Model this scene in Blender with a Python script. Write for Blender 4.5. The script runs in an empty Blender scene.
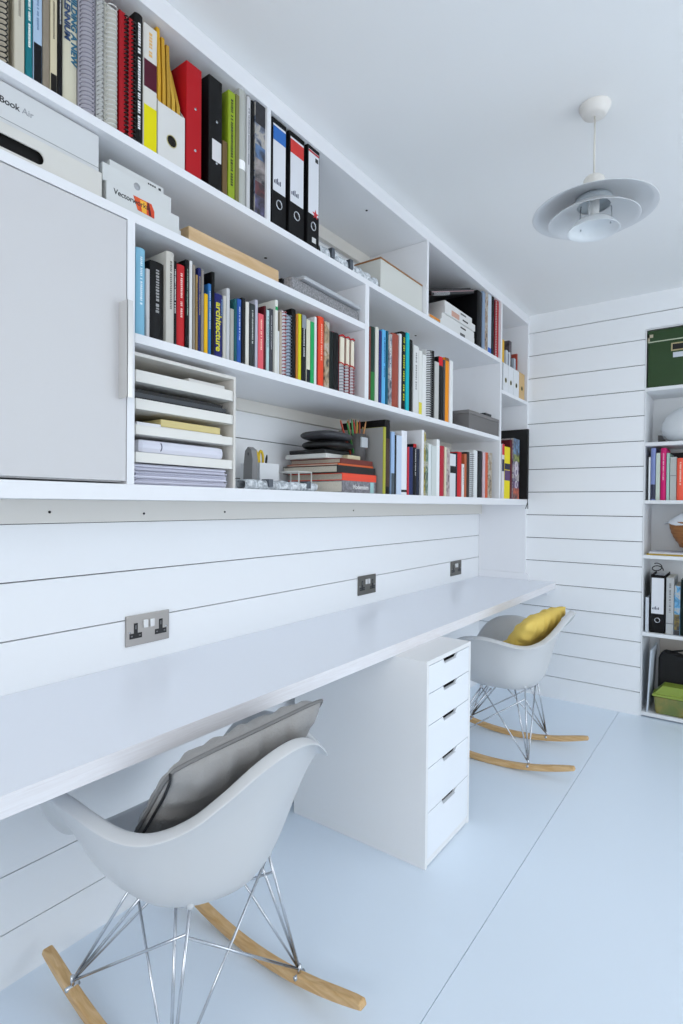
import bpy, bmesh, math, random
from mathutils import Vector, Matrix
random.seed(7)
C = bpy.context.scene.collection
PI = math.pi
R = math.radians

# ---------------------------------------------------------------- materials
def lin(h):
    h = h.lstrip('#'); o = []
    for i in (0, 2, 4):
        c = int(h[i:i+2], 16)/255
        o.append(c/12.92 if c <= .04045 else ((c+.055)/1.055)**2.4)
    return (*o, 1)
_m = {}
def mat(col, rough=.55, metal=0, bump=0, bscale=40, spec=None, kind=None, col2=None, scale=8, emit=None):
    key = (col, rough, metal, bump, bscale, spec, kind, col2, scale)
    if key in _m: return _m[key]
    m = bpy.data.materials.new('m_%s_%s' % (kind or 'plain', col.strip('#'))); m.use_nodes = True
    nt = m.node_tree; b = nt.nodes['Principled BSDF']
    base = lin(col)
    if max(base[:3]) < .035 and not metal: base = (base[0]*.5, base[1]*.5, base[2]*.5, 1)
    b.inputs['Base Color'].default_value = base; b.inputs['Roughness'].default_value = rough
    b.inputs['Metallic'].default_value = metal
    if spec is not None: b.inputs['Specular IOR Level'].default_value = spec
    tc = nt.nodes.new('ShaderNodeTexCoord'); mp = nt.nodes.new('ShaderNodeMapping')
    nt.links.new(tc.outputs['Object'], mp.inputs['Vector'])
    def noise(sc, det=3, dist=0):
        n = nt.nodes.new('ShaderNodeTexNoise'); n.inputs['Scale'].default_value = sc
        n.inputs['Detail'].default_value = det; n.inputs['Distortion'].default_value = dist
        nt.links.new(mp.outputs['Vector'], n.inputs['Vector']); return n
    def ramp(src, stops, const=False):
        r = nt.nodes.new('ShaderNodeValToRGB'); e = r.color_ramp.elements
        e[0].position, e[0].color = stops[0][0], lin(stops[0][1]); e[1].position, e[1].color = stops[1][0], lin(stops[1][1])
        for p, c in stops[2:]:
            x = e.new(p); x.color = lin(c)
        if const: r.color_ramp.interpolation = 'CONSTANT'
        nt.links.new(src, r.inputs['Fac']); return r
    if kind == 'wood':
        mp.inputs['Scale'].default_value = scale if isinstance(scale, tuple) else (2, 22, 22)
        n = noise(3, 6, 1.2); r = ramp(n.outputs['Fac'], [(.3, col), (.7, col2)])
        nt.links.new(r.outputs['Color'], b.inputs['Base Color'])
    elif kind == 'mottle':
        n = noise(scale, 5, .6); r = ramp(n.outputs['Fac'], [(.35, col), (.65, col2)])
        nt.links.new(r.outputs['Color'], b.inputs['Base Color'])
    elif kind == 'photo':
        n = noise(scale, 4, 1.5)
        r = ramp(n.outputs['Fac'], [(.30, '#23252b'), (.45, col), (.56, col2 or '#b8b2a8'), (.66, col)])
        nt.links.new(r.outputs['Color'], b.inputs['Base Color'])
    elif kind == 'pages':
        mp.inputs['Scale'].default_value = (1, 1, 1)
        w = nt.nodes.new('ShaderNodeTexWave'); w.inputs['Scale'].default_value = 260; w.bands_direction = 'Y'
        w.inputs['Distortion'].default_value = 1.5
        nt.links.new(mp.outputs['Vector'], w.inputs['Vector'])
        r = ramp(w.outputs['Fac'], [(0, col2), (1, col)]); nt.links.new(r.outputs['Color'], b.inputs['Base Color'])
    if bump:
        n = noise(bscale, 4); bp = nt.nodes.new('ShaderNodeBump'); bp.inputs['Strength'].default_value = bump
        bp.inputs['Distance'].default_value = .01
        nt.links.new(n.outputs['Fac'], bp.inputs['Height']); nt.links.new(bp.outputs['Normal'], b.inputs['Normal'])
    _m[key] = m; return m
WALL = mat('#f1f3f5', .5, bump=.05, bscale=25)
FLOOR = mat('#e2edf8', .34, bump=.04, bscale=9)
CEIL = mat('#eff0f0', .7, bump=.03, bscale=30)
LAM = mat('#eaebee', .38)           # white laminate of the shelving
EDGE = mat('#eeeff2', .35)
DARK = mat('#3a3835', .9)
PAGES = mat('#e4dfd2', .8, kind='pages', col2='#b9b3a4')
WPAGE = mat('#f0f0f2', .8, kind='pages', col2='#c2c2cc')
CHROME = mat('#c8cbd0', .18, 1)
STEEL = mat('#a3a19e', .32, .9)
BLACK = mat('#151516', .5)
SCREW = mat('#2a2a2c', .4, .6)

# ---------------------------------------------------------------- mesh helpers
class MB:
    def __init__(s): s.b = bmesh.new(); s.mi = 0
    def _set(s, faces):
        for f in faces: f.material_index = s.mi
    def box(s, x0, x1, y0, y1, z0, z1, bev=0):
        g = bmesh.ops.create_cube(s.b, size=1)
        for v in g['verts']:
            v.co = Vector(((x0+x1)/2+v.co.x*(x1-x0), (y0+y1)/2+v.co.y*(y1-y0), (z0+z1)/2+v.co.z*(z1-z0)))
        fs = set(f for v in g['verts'] for f in v.link_faces)
        if bev:
            es = list(set(e for f in fs for e in f.edges))
            r = bmesh.ops.bevel(s.b, geom=es, offset=bev, segments=2, affect='EDGES', profile=.6)
            fs = set(f for v in r['verts'] for f in v.link_faces) | set(f for f in fs if f.is_valid)
        s._set(fs); return s
    def prism(s, pts, h0, h1, axis='z'):
        def P(a, b, c): return {'z': (a, b, c), 'y': (a, c, b), 'x': (c, a, b)}[axis]
        lo = [s.b.verts.new(P(a, b, h0)) for a, b in pts]; hi = [s.b.verts.new(P(a, b, h1)) for a, b in pts]
        n = len(pts); fs = [s.b.faces.new(lo[::-1]), s.b.faces.new(hi)]
        for i in range(n): fs.append(s.b.faces.new((lo[i], lo[(i+1) % n], hi[(i+1) % n], hi[i])))
        s._set(fs); return s
    def tube(s, pts, r, n=8, close=False, cap=True):
        pts = [Vector(p) for p in pts]; rings = []; N = len(pts); up = None
        for i, p in enumerate(pts):
            if close: t = (pts[(i+1) % N]-pts[i-1]).normalized()
            else: t = (pts[min(i+1, N-1)]-pts[max(i-1, 0)]).normalized()
            if up is None:
                up = t.orthogonal().normalized()
            else:
                up = (up-t*up.dot(t)); up = up.normalized() if up.length > 1e-6 else t.orthogonal().normalized()
            w = t.cross(up); rr = r[i] if isinstance(r, (list, tuple)) else r
            rings.append([s.b.verts.new(p+up*math.cos(2*PI*k/n)*rr+w*math.sin(2*PI*k/n)*rr) for k in range(n)])
        fs = []
        for i in range(N if close else N-1):
            a, b = rings[i], rings[(i+1) % N]
            for k in range(n): fs.append(s.b.faces.new((a[k], a[(k+1) % n], b[(k+1) % n], b[k])))
        if cap and not close: fs += [s.b.faces.new(rings[0][::-1]), s.b.faces.new(rings[-1])]
        for f in fs: f.smooth = True
        s._set(fs); return s
    def lathe(s, prof, n=48, c=(0, 0, 0), cap=False):
        rings = []
        for r, z in prof:
            rings.append([s.b.verts.new((c[0]+max(r, 1e-5)*math.cos(2*PI*k/n), c[1]+max(r, 1e-5)*math.sin(2*PI*k/n), c[2]+z)) for k in range(n)])
        fs = []
        for a, b in zip(rings, rings[1:]):
            for k in range(n): fs.append(s.b.faces.new((a[k], a[(k+1) % n], b[(k+1) % n], b[k])))
        for f in fs: f.smooth = True
        s._set(fs); return s
    def grid(s, f, nu, nv, wrap=False):
        vs = [[s.b.verts.new(f(i, j)) for j in range(nv)] for i in range(nu)]
        fs = []
        for i in range(nu if wrap else nu-1):
            for j in range(nv-1):
                fs.append(s.b.faces.new((vs[i][j], vs[(i+1) % nu][j], vs[(i+1) % nu][j+1], vs[i][j+1])))
        for q in fs: q.smooth = True
        s._set(fs); return s
    def xf(s, M): s.b.transform(M); return s
    def build(s, name, mats, parent=None, loc=None, rot=None):
        me = bpy.data.meshes.new(name)
        bmesh.ops.recalc_face_normals(s.b, faces=s.b.faces)
        s.b.to_mesh(me); s.b.free()
        for m in (mats if isinstance(mats, (list, tuple)) else [mats]): me.materials.append(m)
        o = bpy.data.objects.new(name, me); C.objects.link(o)
        if parent: o.parent = parent
        if loc: o.location = loc
        if rot: o.rotation_euler = rot
        return o
def empty(name, loc=(0, 0, 0), rz=0, rot=None):
    o = bpy.data.objects.new(name, None); C.objects.link(o); o.location = loc
    o.rotation_euler = rot or (0, 0, rz); o.empty_display_size = .05; return o
LABELS = set()
def tag(o, label, cat, group=None):
    o['label'] = label; o['category'] = cat
    if group: o['group'] = group
    return o
def struct(o): o['kind'] = 'structure'; return o
def text(s, size, m, parent, M, name='lettering', ext=.0004, bold=0, sx=1, align='LEFT'):
    cu = bpy.data.curves.new('t', 'FONT'); cu.body = s; cu.size = size; cu.extrude = ext; cu.align_x = align; cu.align_y = 'CENTER'
    cu.offset = bold
    t = bpy.data.objects.new('t', cu); C.objects.link(t); bpy.context.view_layer.update()
    dg = bpy.context.evaluated_depsgraph_get()
    me = bpy.data.meshes.new_from_object(t.evaluated_get(dg)); bpy.data.objects.remove(t)
    me.name = name; me.transform(M @ Matrix.Diagonal((sx, 1, 1, 1))); me.materials.clear(); me.materials.append(m)
    o = bpy.data.objects.new(name, me); C.objects.link(o); o.parent = parent; return o
def MT(ax, ay, org):     # text x axis, y axis, origin
    ax = Vector(ax); ay = Vector(ay); az = ax.cross(ay)
    return Matrix(((ax.x, ay.x, az.x, org[0]), (ax.y, ay.y, az.y, org[1]), (ax.z, ay.z, az.z, org[2]), (0, 0, 0, 1)))
ROWS = [
 ('top', 2.0682, 'on the top shelf', [
  ('beige wire-bound', 'spiral', 0.4711, 0.4987, 0.312, 0.235, 0.3, '#b9b09c', {'wire': '#1b1b1d'}),
  ('cream', 'soft', 0.507, 0.5275, 0.312, 0.235, 0.29, '#c9c3b2', {'t': '#8a8375'}),
  ('teal', 'soft', 0.5285, 0.5429, 0.312, 0.235, 0.295, '#16727c', {'t': '#e8efe9', 'big': 1}),
  ('pale blue', 'soft', 0.5429, 0.5616, 0.312, 0.235, 0.295, '#a9bfd6', {'bands': [(0, 0.28, '#1a1a22')], 't': '#6d88a8'}),
  ('grey-brown', 'soft', 0.5616, 0.5767, 0.312, 0.235, 0.3, '#8c8171', {}),
  ('sand', 'soft', 0.5767, 0.5922, 0.312, 0.235, 0.3, '#cfc4a6', {'bands': [(0.01, 0.14, '#26221e')], 't': '#7a7260'}),
  ('slim black', 'hard', 0.5922, 0.6037, 0.312, 0.235, 0.305, '#15151a', {'t': '#bbbbbb'}),
  ('cream architecture', 'hard', 0.6037, 0.6353, 0.312, 0.235, 0.31, '#cdc8b2', {'text2': 1}),
  ('lilac-grey wire-bound', 'spiral', 0.6373, 0.6783, 0.312, 0.235, 0.315, '#b8b4bd', {'wire': '#8a8892', 'dense': 1}),
  ('slim white wire-bound', 'spiral', 0.6794, 0.6972, 0.312, 0.235, 0.315, '#cfcfcc', {'wire': '#bdbdbb'}),
  ('off-white wire-bound', 'spiral', 0.6984, 0.7303, 0.312, 0.235, 0.2796, '#c9c7bd', {'wire': '#d8d8d4'}),
  ('first red', 'spiral', 0.7328, 0.7544, 0.312, 0.235, 0.2825, '#a81620', {'wire': '#1b1b1d', 'half': 1}),
  ('second red', 'spiral', 0.7557, 0.7721, 0.312, 0.235, 0.2809, '#b01822', {'wire': '#1b1b1d', 'half': 1}),
  ('black lettered', 'hard', 0.7734, 0.7954, 0.312, 0.235, 0.3069, '#141415', {'t': '#f2f2f2', 'big': 1}),
  ('white maroon yellow', 'soft', 0.7959, 0.8342, 0.312, 0.235, 0.2977, '#d9d6cf', {'bands': [(0.0, 0.36, '#e4d800'), (0.5, 0.72, '#4f1226')], 't': '#e0b060', 'tr': (0.78, 0.95)}),
  ('red', 'binder', 0.9209, 0.971, 0.312, 0.235, 0.288, '#b3121c', {'dots': 1}),
  ('black', 'binder', 0.9945, 1.0417, 0.312, 0.235, 0.299, '#161617', {'label': 1}),
  ('slim brown', 'soft', 1.0428, 1.0617, 0.312, 0.235, 0.15, '#6e5836', {}),
  ('lime green', 'soft', 1.0635, 1.0895, 0.312, 0.235, 0.2992, '#93a82a', {'t': '#26300c', 'big': 1}),
  ('olive', 'soft', 1.0907, 1.1059, 0.312, 0.235, 0.3038, '#7d7a4a', {}),
  ('pale grey', 'hard', 1.1066, 1.1331, 0.312, 0.235, 0.3293, '#b4b6b0', {'bands': [(0.32, 0.4, '#ffffff')]}),
  ('slim white', 'soft', 1.1343, 1.149, 0.312, 0.235, 0.3238, '#c9c9cb', {'t': '#555560'}),
  ('thin black', 'hard', 1.1502, 1.1639, 0.312, 0.235, 0.3214, '#131316', {}),
  ('photo-printed', 'photo', 1.1659, 1.2122, 0.312, 0.235, 0.3343, '#6a7386', {'bands': [(0.8, 1, '#17171c'), (0.5, 0.62, '#5f7ea8'), (0.3, 0.5, '#a39a98'), (0.18, 0.3, '#7a3a40'), (0, 0.18, '#6f6d98')]}),
  ('blue-labelled', 'lever', 1.2376, 1.303, 0.312, 0.235, 0.3239, '#2c2c2e', {'band': '#1a66b8'}),
  ('red-labelled', 'lever', 1.3156, 1.39, 0.312, 0.235, 0.3255, '#2c2c2e', {'band': '#d02a24'}),
  ('star-labelled', 'lever', 1.4052, 1.4681, 0.312, 0.235, 0.3343, '#2c2c2e', {'band': '#b01a2a', 'star': 1}),
 ]),
 ('mid', 1.6212, 'above the paper trays', [
  ('sky blue', 'hard', 0.7818, 0.8071, 0.308, 0.225, 0.2101, '#86bdd6', {'t': '#dcecf4'}),
  ('slim white', 'soft', 0.8082, 0.8193, 0.308, 0.225, 0.1669, '#c4c3c4', {}),
  ('thick black', 'hard', 0.8202, 0.8595, 0.308, 0.225, 0.193, '#1d1e20', {'t': '#9a9a9a'}),
  ('cream deep', 'hard', 0.8612, 0.8851, 0.316, 0.233, 0.2276, '#c6c3bb', {'t': '#6a6862'}),
  ('white-lettered black', 'soft', 0.8857, 0.8985, 0.308, 0.225, 0.214, '#1a1a1c', {'t': '#e8e8e8'}),
  ('bright red', 'hard', 0.8991, 0.9241, 0.308, 0.225, 0.2108, '#c2262c', {'t': '#f0c8c0'}),
  ('black', 'hard', 0.9247, 0.9368, 0.308, 0.225, 0.2303, '#17171a', {'t': '#8fae9c'}),
  ('thin white', 'soft', 0.9375, 0.9471, 0.308, 0.225, 0.2319, '#dcdcda', {}),
  ('taupe', 'soft', 0.9478, 0.9569, 0.308, 0.225, 0.225, '#8d857a', {}),
  ('gold dotted', 'soft', 0.9576, 0.9655, 0.308, 0.225, 0.2021, '#9c7f4e', {'t': '#3a3020'}),
  ('navy', 'hard', 0.9658, 0.9755, 0.308, 0.225, 0.2236, '#232a63', {'t': '#c9b080'}),
  ('warm grey', 'soft', 0.9761, 0.9856, 0.308, 0.225, 0.2218, '#8a8580', {}),
  ('short yellow', 'soft', 0.9862, 0.9992, 0.308, 0.225, 0.1619, '#e8b414', {}),
  ('cobalt', 'soft', 0.9995, 1.0106, 0.308, 0.225, 0.1926, '#2f6fae', {'t': '#dfe9f2'}),
  ('tall black', 'hard', 1.0113, 1.0228, 0.308, 0.225, 0.2288, '#141519', {}),
  ('indigo', 'hard', 1.0235, 1.0522, 0.308, 0.225, 0.1759, '#23276a', {'text': 'architecture'}),
  ('short ivory', 'soft', 1.0529, 1.0642, 0.308, 0.225, 0.1767, '#c9c6bd', {}),
  ('tall pale', 'hard', 1.065, 1.0779, 0.308, 0.225, 0.2015, '#c8c9cb', {}),
  ('stone', 'soft', 1.0787, 1.093, 0.308, 0.225, 0.1487, '#aaa8a2', {}),
  ('dark teal', 'soft', 1.0937, 1.1044, 0.308, 0.225, 0.1807, '#1f5960', {}),
  ('royal blue', 'hard', 1.1052, 1.1218, 0.308, 0.225, 0.185, '#2c56a4', {'t': '#c4d4ee'}),
  ('charcoal', 'soft', 1.1226, 1.1372, 0.308, 0.225, 0.1928, '#26292c', {}),
  ('bone white', 'hard', 1.138, 1.1531, 0.308, 0.225, 0.186, '#dedbd2', {}),
  ('titled grey', 'soft', 1.1539, 1.1755, 0.308, 0.225, 0.1859, '#353a3c', {'t': '#c5c8c4'}),
  ('silver lilac', 'hard', 1.1764, 1.1884, 0.308, 0.225, 0.2028, '#b7b7c4', {}),
  ('salmon pink', 'soft', 1.1892, 1.2128, 0.308, 0.225, 0.1669, '#e0606a', {'t': '#f6c9b0'}),
  ('maroon', 'soft', 1.2137, 1.2223, 0.308, 0.225, 0.1956, '#5b1a22', {}),
  ('pale aqua', 'soft', 1.2231, 1.2366, 0.308, 0.225, 0.187, '#b6d0d2', {'t': '#60777a'}),
  ('slate', 'soft', 1.2375, 1.2529, 0.308, 0.225, 0.1944, '#43464c', {'t': '#b0b0b0'}),
  ('green-dotted white', 'hard', 1.2538, 1.2672, 0.316, 0.233, 0.2246, '#dcdcd4', {'bands': [(0.86, 0.91, '#1f9a5a')]}),
  ('short white', 'soft', 1.2681, 1.2821, 0.308, 0.225, 0.1353, '#e2e4e2', {}),
  ('beige', 'soft', 1.283, 1.2936, 0.308, 0.225, 0.1975, '#b9ab9a', {}),
  ('red-edged wire', 'spiral', 1.2945, 1.3136, 0.308, 0.225, 0.2082, '#d9cfcf', {'wire': '#a02830'}),
  ('blue-grey wire', 'spiral', 1.315, 1.3378, 0.308, 0.225, 0.202, '#aebccb', {'wire': '#5a6472'}),
  ('matt black', 'hard', 1.3392, 1.3601, 0.308, 0.225, 0.2244, '#161518', {}),
  ('thin orange', 'soft', 1.3611, 1.3699, 0.308, 0.225, 0.2129, '#c8803a', {}),
  ('acid yellow', 'soft', 1.3709, 1.3859, 0.308, 0.225, 0.2166, '#d6d01c', {}),
  ('grey-topped', 'soft', 1.3869, 1.4102, 0.308, 0.225, 0.2189, '#26272b', {'bands': [(0.8, 1, '#8d939a')], 't': '#d0d0d0'}),
  ('ivory-black', 'soft', 1.4112, 1.4319, 0.308, 0.225, 0.2089, '#d7d3bd', {'bands': [(0, 0.22, '#1d2230')]}),
  ('green', 'soft', 1.4329, 1.4519, 0.308, 0.225, 0.208, '#23a35c', {}),
  ('narrow white', 'soft', 1.453, 1.4658, 0.308, 0.225, 0.2292, '#e6e6e6', {}),
  ('crimson', 'soft', 1.4669, 1.4733, 0.308, 0.225, 0.2288, '#8a1418', {}),
  ('orange-red', 'hard', 1.4744, 1.5074, 0.308, 0.225, 0.2379, '#e6492a', {'t': '#f4a890'}),
  ('patterned tan', 'photo', 1.5085, 1.5356, 0.308, 0.225, 0.2293, '#b39a78', {}),
  ('green-black', 'hard', 1.5367, 1.5615, 0.308, 0.225, 0.2036, '#1f2a28', {}),
  ('plain black', 'hard', 1.5627, 1.594, 0.308, 0.225, 0.2058, '#17171a', {'pinktop': 1}),
  ('wide ribboned', 'ribbon', 1.5964, 1.628, 0.308, 0.225, 0.2037, '#c9c7c6', {}),
  ('middle ribboned', 'ribbon', 1.6329, 1.6591, 0.308, 0.225, 0.2049, '#c9c7c6', {}),
  ('last ribboned', 'ribbon', 1.6629, 1.6885, 0.308, 0.225, 0.2048, '#c9c7c6', {}),
 ]),
 ('case', 1.6212, 'on the grey case shelf', [
  ('rust', 'hard', 1.7794, 1.8004, 0.308, 0.225, 0.2822, '#7c3a30', {}),
  ('dark green', 'hard', 1.8018, 1.831, 0.308, 0.225, 0.2891, '#243c34', {'bands': [(0, 0.4, '#2f7a3c')]}),
  ('ivory', 'hard', 1.8324, 1.8579, 0.308, 0.225, 0.2947, '#d9d6cc', {}),
  ('navy', 'hard', 1.8593, 1.8801, 0.308, 0.225, 0.2873, '#2b2f6c', {}),
  ('azure', 'hard', 1.8816, 1.9103, 0.308, 0.225, 0.298, '#5fb0e0', {'t': '#1d5c96'}),
  ('teal', 'soft', 1.9118, 1.9256, 0.308, 0.225, 0.2998, '#1c5a6c', {}),
  ('grey photographic', 'photo', 1.9271, 1.9552, 0.308, 0.225, 0.2935, '#8a8c96', {'t': '#e4e4ea'}),
  ('terracotta', 'hard', 1.9568, 2.0115, 0.308, 0.225, 0.3042, '#9c4b3c', {}),
  ('white', 'soft', 2.0131, 2.0313, 0.308, 0.225, 0.3138, '#e1e2e4', {}),
  ('black and lime', 'hard', 2.033, 2.0683, 0.308, 0.225, 0.3293, '#1a1d1d', {'t': '#b8c422', 'big': 1}),
  ('bright cyan', 'soft', 2.07, 2.0976, 0.308, 0.225, 0.3335, '#18b4c0', {}),
  ('blackish green', 'hard', 2.0994, 2.131, 0.308, 0.225, 0.3115, '#1c2423', {}),
  ('chalk white', 'soft', 2.1346, 2.1808, 0.308, 0.225, 0.2957, '#dcdcda', {'t': '#8a8a88'}),
  ('yellow-footed white', 'soft', 2.1826, 2.2133, 0.308, 0.225, 0.2831, '#e2e2de', {'bands': [(0, 0.2, '#e0d34a')]}),
  ('plain white', 'soft', 2.2152, 2.2532, 0.308, 0.225, 0.2734, '#e6e6e4', {}),
  ('black wire-bound', 'spiral', 2.2552, 2.3102, 0.308, 0.225, 0.3068, '#e3e3e3', {'wire': '#111111', 'big': 1}),
  ('thin black', 'hard', 2.3122, 2.3353, 0.308, 0.225, 0.3116, '#16161a', {}),
  ('light grey', 'soft', 2.3374, 2.3796, 0.308, 0.225, 0.2684, '#c2c1be', {}),
  ('red-topped black', 'hard', 2.3817, 2.4262, 0.308, 0.225, 0.3015, '#19191b', {'bands': [(0.86, 1, '#d8202c')]}),
  ('dark grey', 'soft', 2.4283, 2.4478, 0.308, 0.225, 0.2947, '#4a4b4e', {}),
  ('orange', 'hard', 2.45, 2.4941, 0.308, 0.225, 0.3116, '#f0941c', {'bands': [(0.95, 1, '#7a5230')]}),
  ('snow white', 'soft', 2.4964, 2.5326, 0.308, 0.225, 0.3062, '#e9eae9', {}),
 ]),
 ('low', 1.2657, 'on the lowest shelf', [
  ('olive-edged grey', 'hard', 1.8886, 1.9075, 0.314, 0.226, 0.2674, '#a9a93c', {'side': '#9a9a98'}),
  ('tall black', 'hard', 1.9091, 1.9501, 0.308, 0.22, 0.2997, '#17171a', {'bands': [(0.1, 0.75, '#4a3830')]}),
  ('light blue', 'soft', 1.9556, 1.9826, 0.308, 0.22, 0.2557, '#9db9dc', {'bands': [(0, 0.34, '#4b555e')]}),
  ('thin dark', 'hard', 1.9842, 1.9971, 0.308, 0.22, 0.2457, '#22242a', {}),
  ('pale blue', 'soft', 1.9988, 2.04, 0.308, 0.22, 0.2462, '#c4d2e6', {}),
  ('tall white', 'hard', 2.0433, 2.091, 0.308, 0.22, 0.2707, '#e4e6ea', {'bands': [(0.04, 0.08, '#222222')]}),
  ('thin red', 'soft', 2.0927, 2.1049, 0.308, 0.22, 0.2057, '#c8303c', {}),
  ('navy', 'hard', 2.1066, 2.1438, 0.308, 0.22, 0.208, '#27325f', {}),
  ('red-capped dark', 'hard', 2.1456, 2.1746, 0.308, 0.22, 0.2242, '#1b1c24', {'bands': [(0.93, 1, '#b02024')], 't': '#c8c8c8'}),
  ('blue-black', 'hard', 2.1765, 2.2042, 0.308, 0.22, 0.2049, '#272d40', {}),
  ('thin tall white', 'hard', 2.2061, 2.2287, 0.316, 0.228, 0.2913, '#e6e6e8', {}),
  ('mustard mottled', 'photo', 2.2306, 2.2564, 0.308, 0.22, 0.2858, '#a89a2c', {}),
  ('sage', 'photo', 2.2583, 2.2807, 0.308, 0.22, 0.2434, '#6f8a78', {}),
  ('cool white', 'soft', 2.2827, 2.3104, 0.308, 0.22, 0.2368, '#dbe0e2', {}),
  ('thick pale', 'soft', 2.3144, 2.3653, 0.308, 0.22, 0.2316, '#ccd2d0', {}),
  ('tall bright white', 'hard', 2.3694, 2.4029, 0.308, 0.22, 0.2663, '#eceeee', {}),
  ('crimson', 'hard', 2.405, 2.449, 0.308, 0.22, 0.2394, '#b2283a', {}),
  ('cream', 'soft', 2.4512, 2.4709, 0.308, 0.22, 0.2376, '#d8d2b8', {}),
  ('pinkish grey', 'photo', 2.4731, 2.5077, 0.308, 0.22, 0.2354, '#b9a2a4', {}),
  ('black-blocked white', 'soft', 2.51, 2.5755, 0.308, 0.22, 0.2104, '#d9dce0', {'bands': [(0.55, 0.72, '#1c1c20')]}),
  ('thin ink-blue', 'hard', 2.5779, 2.5991, 0.308, 0.22, 0.2189, '#1f2836', {}),
  ('scarlet', 'hard', 2.6015, 2.651, 0.308, 0.22, 0.227, '#cc2a30', {}),
  ('low white', 'soft', 2.6535, 2.6782, 0.308, 0.22, 0.1689, '#e6e6e4', {'t': '#444444'}),
  ('burnt orange', 'soft', 2.6806, 2.707, 0.308, 0.22, 0.2222, '#b8603c', {}),
  ('dark brown', 'hard', 2.7095, 2.7518, 0.308, 0.22, 0.2355, '#38322f', {}),
  ('wire-bound', 'spiral', 2.7544, 2.7937, 0.308, 0.22, 0.2337, '#d8dadc', {'wire': '#222222'}),
  ('wide white', 'soft', 2.7964, 2.8475, 0.308, 0.22, 0.2508, '#e4e6e6', {}),
  ('black', 'hard', 2.8503, 2.9228, 0.308, 0.22, 0.2535, '#161a22', {}),
  ('pale pink', 'soft', 2.9256, 2.9601, 0.308, 0.22, 0.2526, '#cdb4bc', {}),
  ('coral-red', 'soft', 2.963, 2.9967, 0.308, 0.22, 0.2529, '#cf5a34', {}),
  ('ornate tan', 'photo', 2.9996, 3.0613, 0.308, 0.22, 0.2541, '#a08c70', {}),
 ]),
 ('far', 2.0682, 'at top shelf end', [
  ('black', 'hard', 2.8181, 2.8826, 0.312, 0.23, 0.3008, '#141418', {}),
  ('steel blue', 'soft', 2.8868, 2.9222, 0.312, 0.23, 0.315, '#8b9cb4', {}),
  ('tan and blue', 'photo', 2.925, 2.9626, 0.312, 0.23, 0.3218, '#a08870', {}),
  ('white and blue', 'soft', 2.9655, 3.0128, 0.312, 0.23, 0.3248, '#c9d3df', {'bands': [(0, 0.1, '#3a6ac0')]}),
  ('plain black', 'hard', 3.0173, 3.0613, 0.312, 0.23, 0.329, '#17171b', {}),
  ('dotted wire-bound', 'spiral', 3.0644, 3.0861, 0.312, 0.23, 0.323, '#8a1c26', {'wire': '#d8d8d8', 'half': 1}),
  ('red', 'hard', 3.0892, 3.1349, 0.312, 0.23, 0.3283, '#b0141c', {}),
 ]),
 ('end', 1.2657, 'before the black portfolio', [
  ('red-white', 'soft', 3.2168, 3.2568, 0.308, 0.2, 0.3239, '#dcd8da', {'bands': [(0.8, 1, '#d02030'), (0.5, 0.72, '#1f2444')]}),
  ('yellow', 'soft', 3.2602, 3.3533, 0.308, 0.2, 0.3123, '#ecd808', {'bands': [(0.35, 0.55, '#5a3c6a'), (0.56, 0.68, '#1c1e3a')]}),
  ('dark red', 'hard', 3.3604, 3.4033, 0.308, 0.2, 0.3619, '#5a1420', {}),
  ('multicoloured', 'photo', 3.4069, 3.522, 0.308, 0.2, 0.3763, '#7c6a86', {'bands': [(0, 0.18, '#d8603a'), (0.18, 0.3, '#6a3a78'), (0.62, 0.74, '#9aa64a'), (0.74, 1, '#6e93b8')], 'rings': 1}),
 ]),
 ('alcove', 1.263, 'in the recessed bookcase', [
  ('thin white', 'soft', 1.014, 1.0243, 3.675, 0.21, 0.251, '#dfe2e4', {}),
  ('periwinkle', 'hard', 1.0254, 1.0499, 3.675, 0.21, 0.3024, '#7f8cbc', {'bands': [(0.02, 0.3, '#3a3c50')]}),
  ('mint cream', 'soft', 1.0514, 1.0732, 3.675, 0.21, 0.2723, '#c6d0c4', {}),
  ('magenta', 'hard', 1.0752, 1.1032, 3.675, 0.21, 0.2997, '#cc1f6c', {'t': '#f4b8cc'}),
  ('mint', 'soft', 1.1047, 1.1201, 3.675, 0.21, 0.2699, '#a8c8bc', {}),
  ('two-part grey', 'soft', 1.1216, 1.1546, 3.675, 0.21, 0.2459, '#b4b6b2', {'bands': [(0.56, 0.575, '#55575a')]}),
  ('coral', 'hard', 1.1561, 1.191, 3.675, 0.21, 0.2387, '#f0604a', {'t': '#fbd0c0'}),
  ('cobalt', 'hard', 1.1925, 1.2174, 3.675, 0.21, 0.2598, '#2a4ab0', {}),
  ('white', 'soft', 1.2189, 1.2412, 3.675, 0.21, 0.253, '#dddddd', {}),
 ]),
 ('files', 0.495, 'beside the lever arch file', [
  ('silver-grey', 'soft', 1.1132, 1.1522, 3.675, 0.22, 0.3235, '#b4b6b6', {'t': '#6a6c6e', 'bands': [(0.18, 0.2, '#77797b')]}),
  ('blue photo', 'photo', 1.1536, 1.1838, 3.675, 0.22, 0.2812, '#5aa0cc', {'bands': [(0, 0.1, '#20261e'), (0.1, 0.42, '#a08a3a')]}),
  ('dark green', 'hard', 1.1852, 1.2222, 3.675, 0.22, 0.3183, '#1d3430', {}),
 ]),
]
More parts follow.
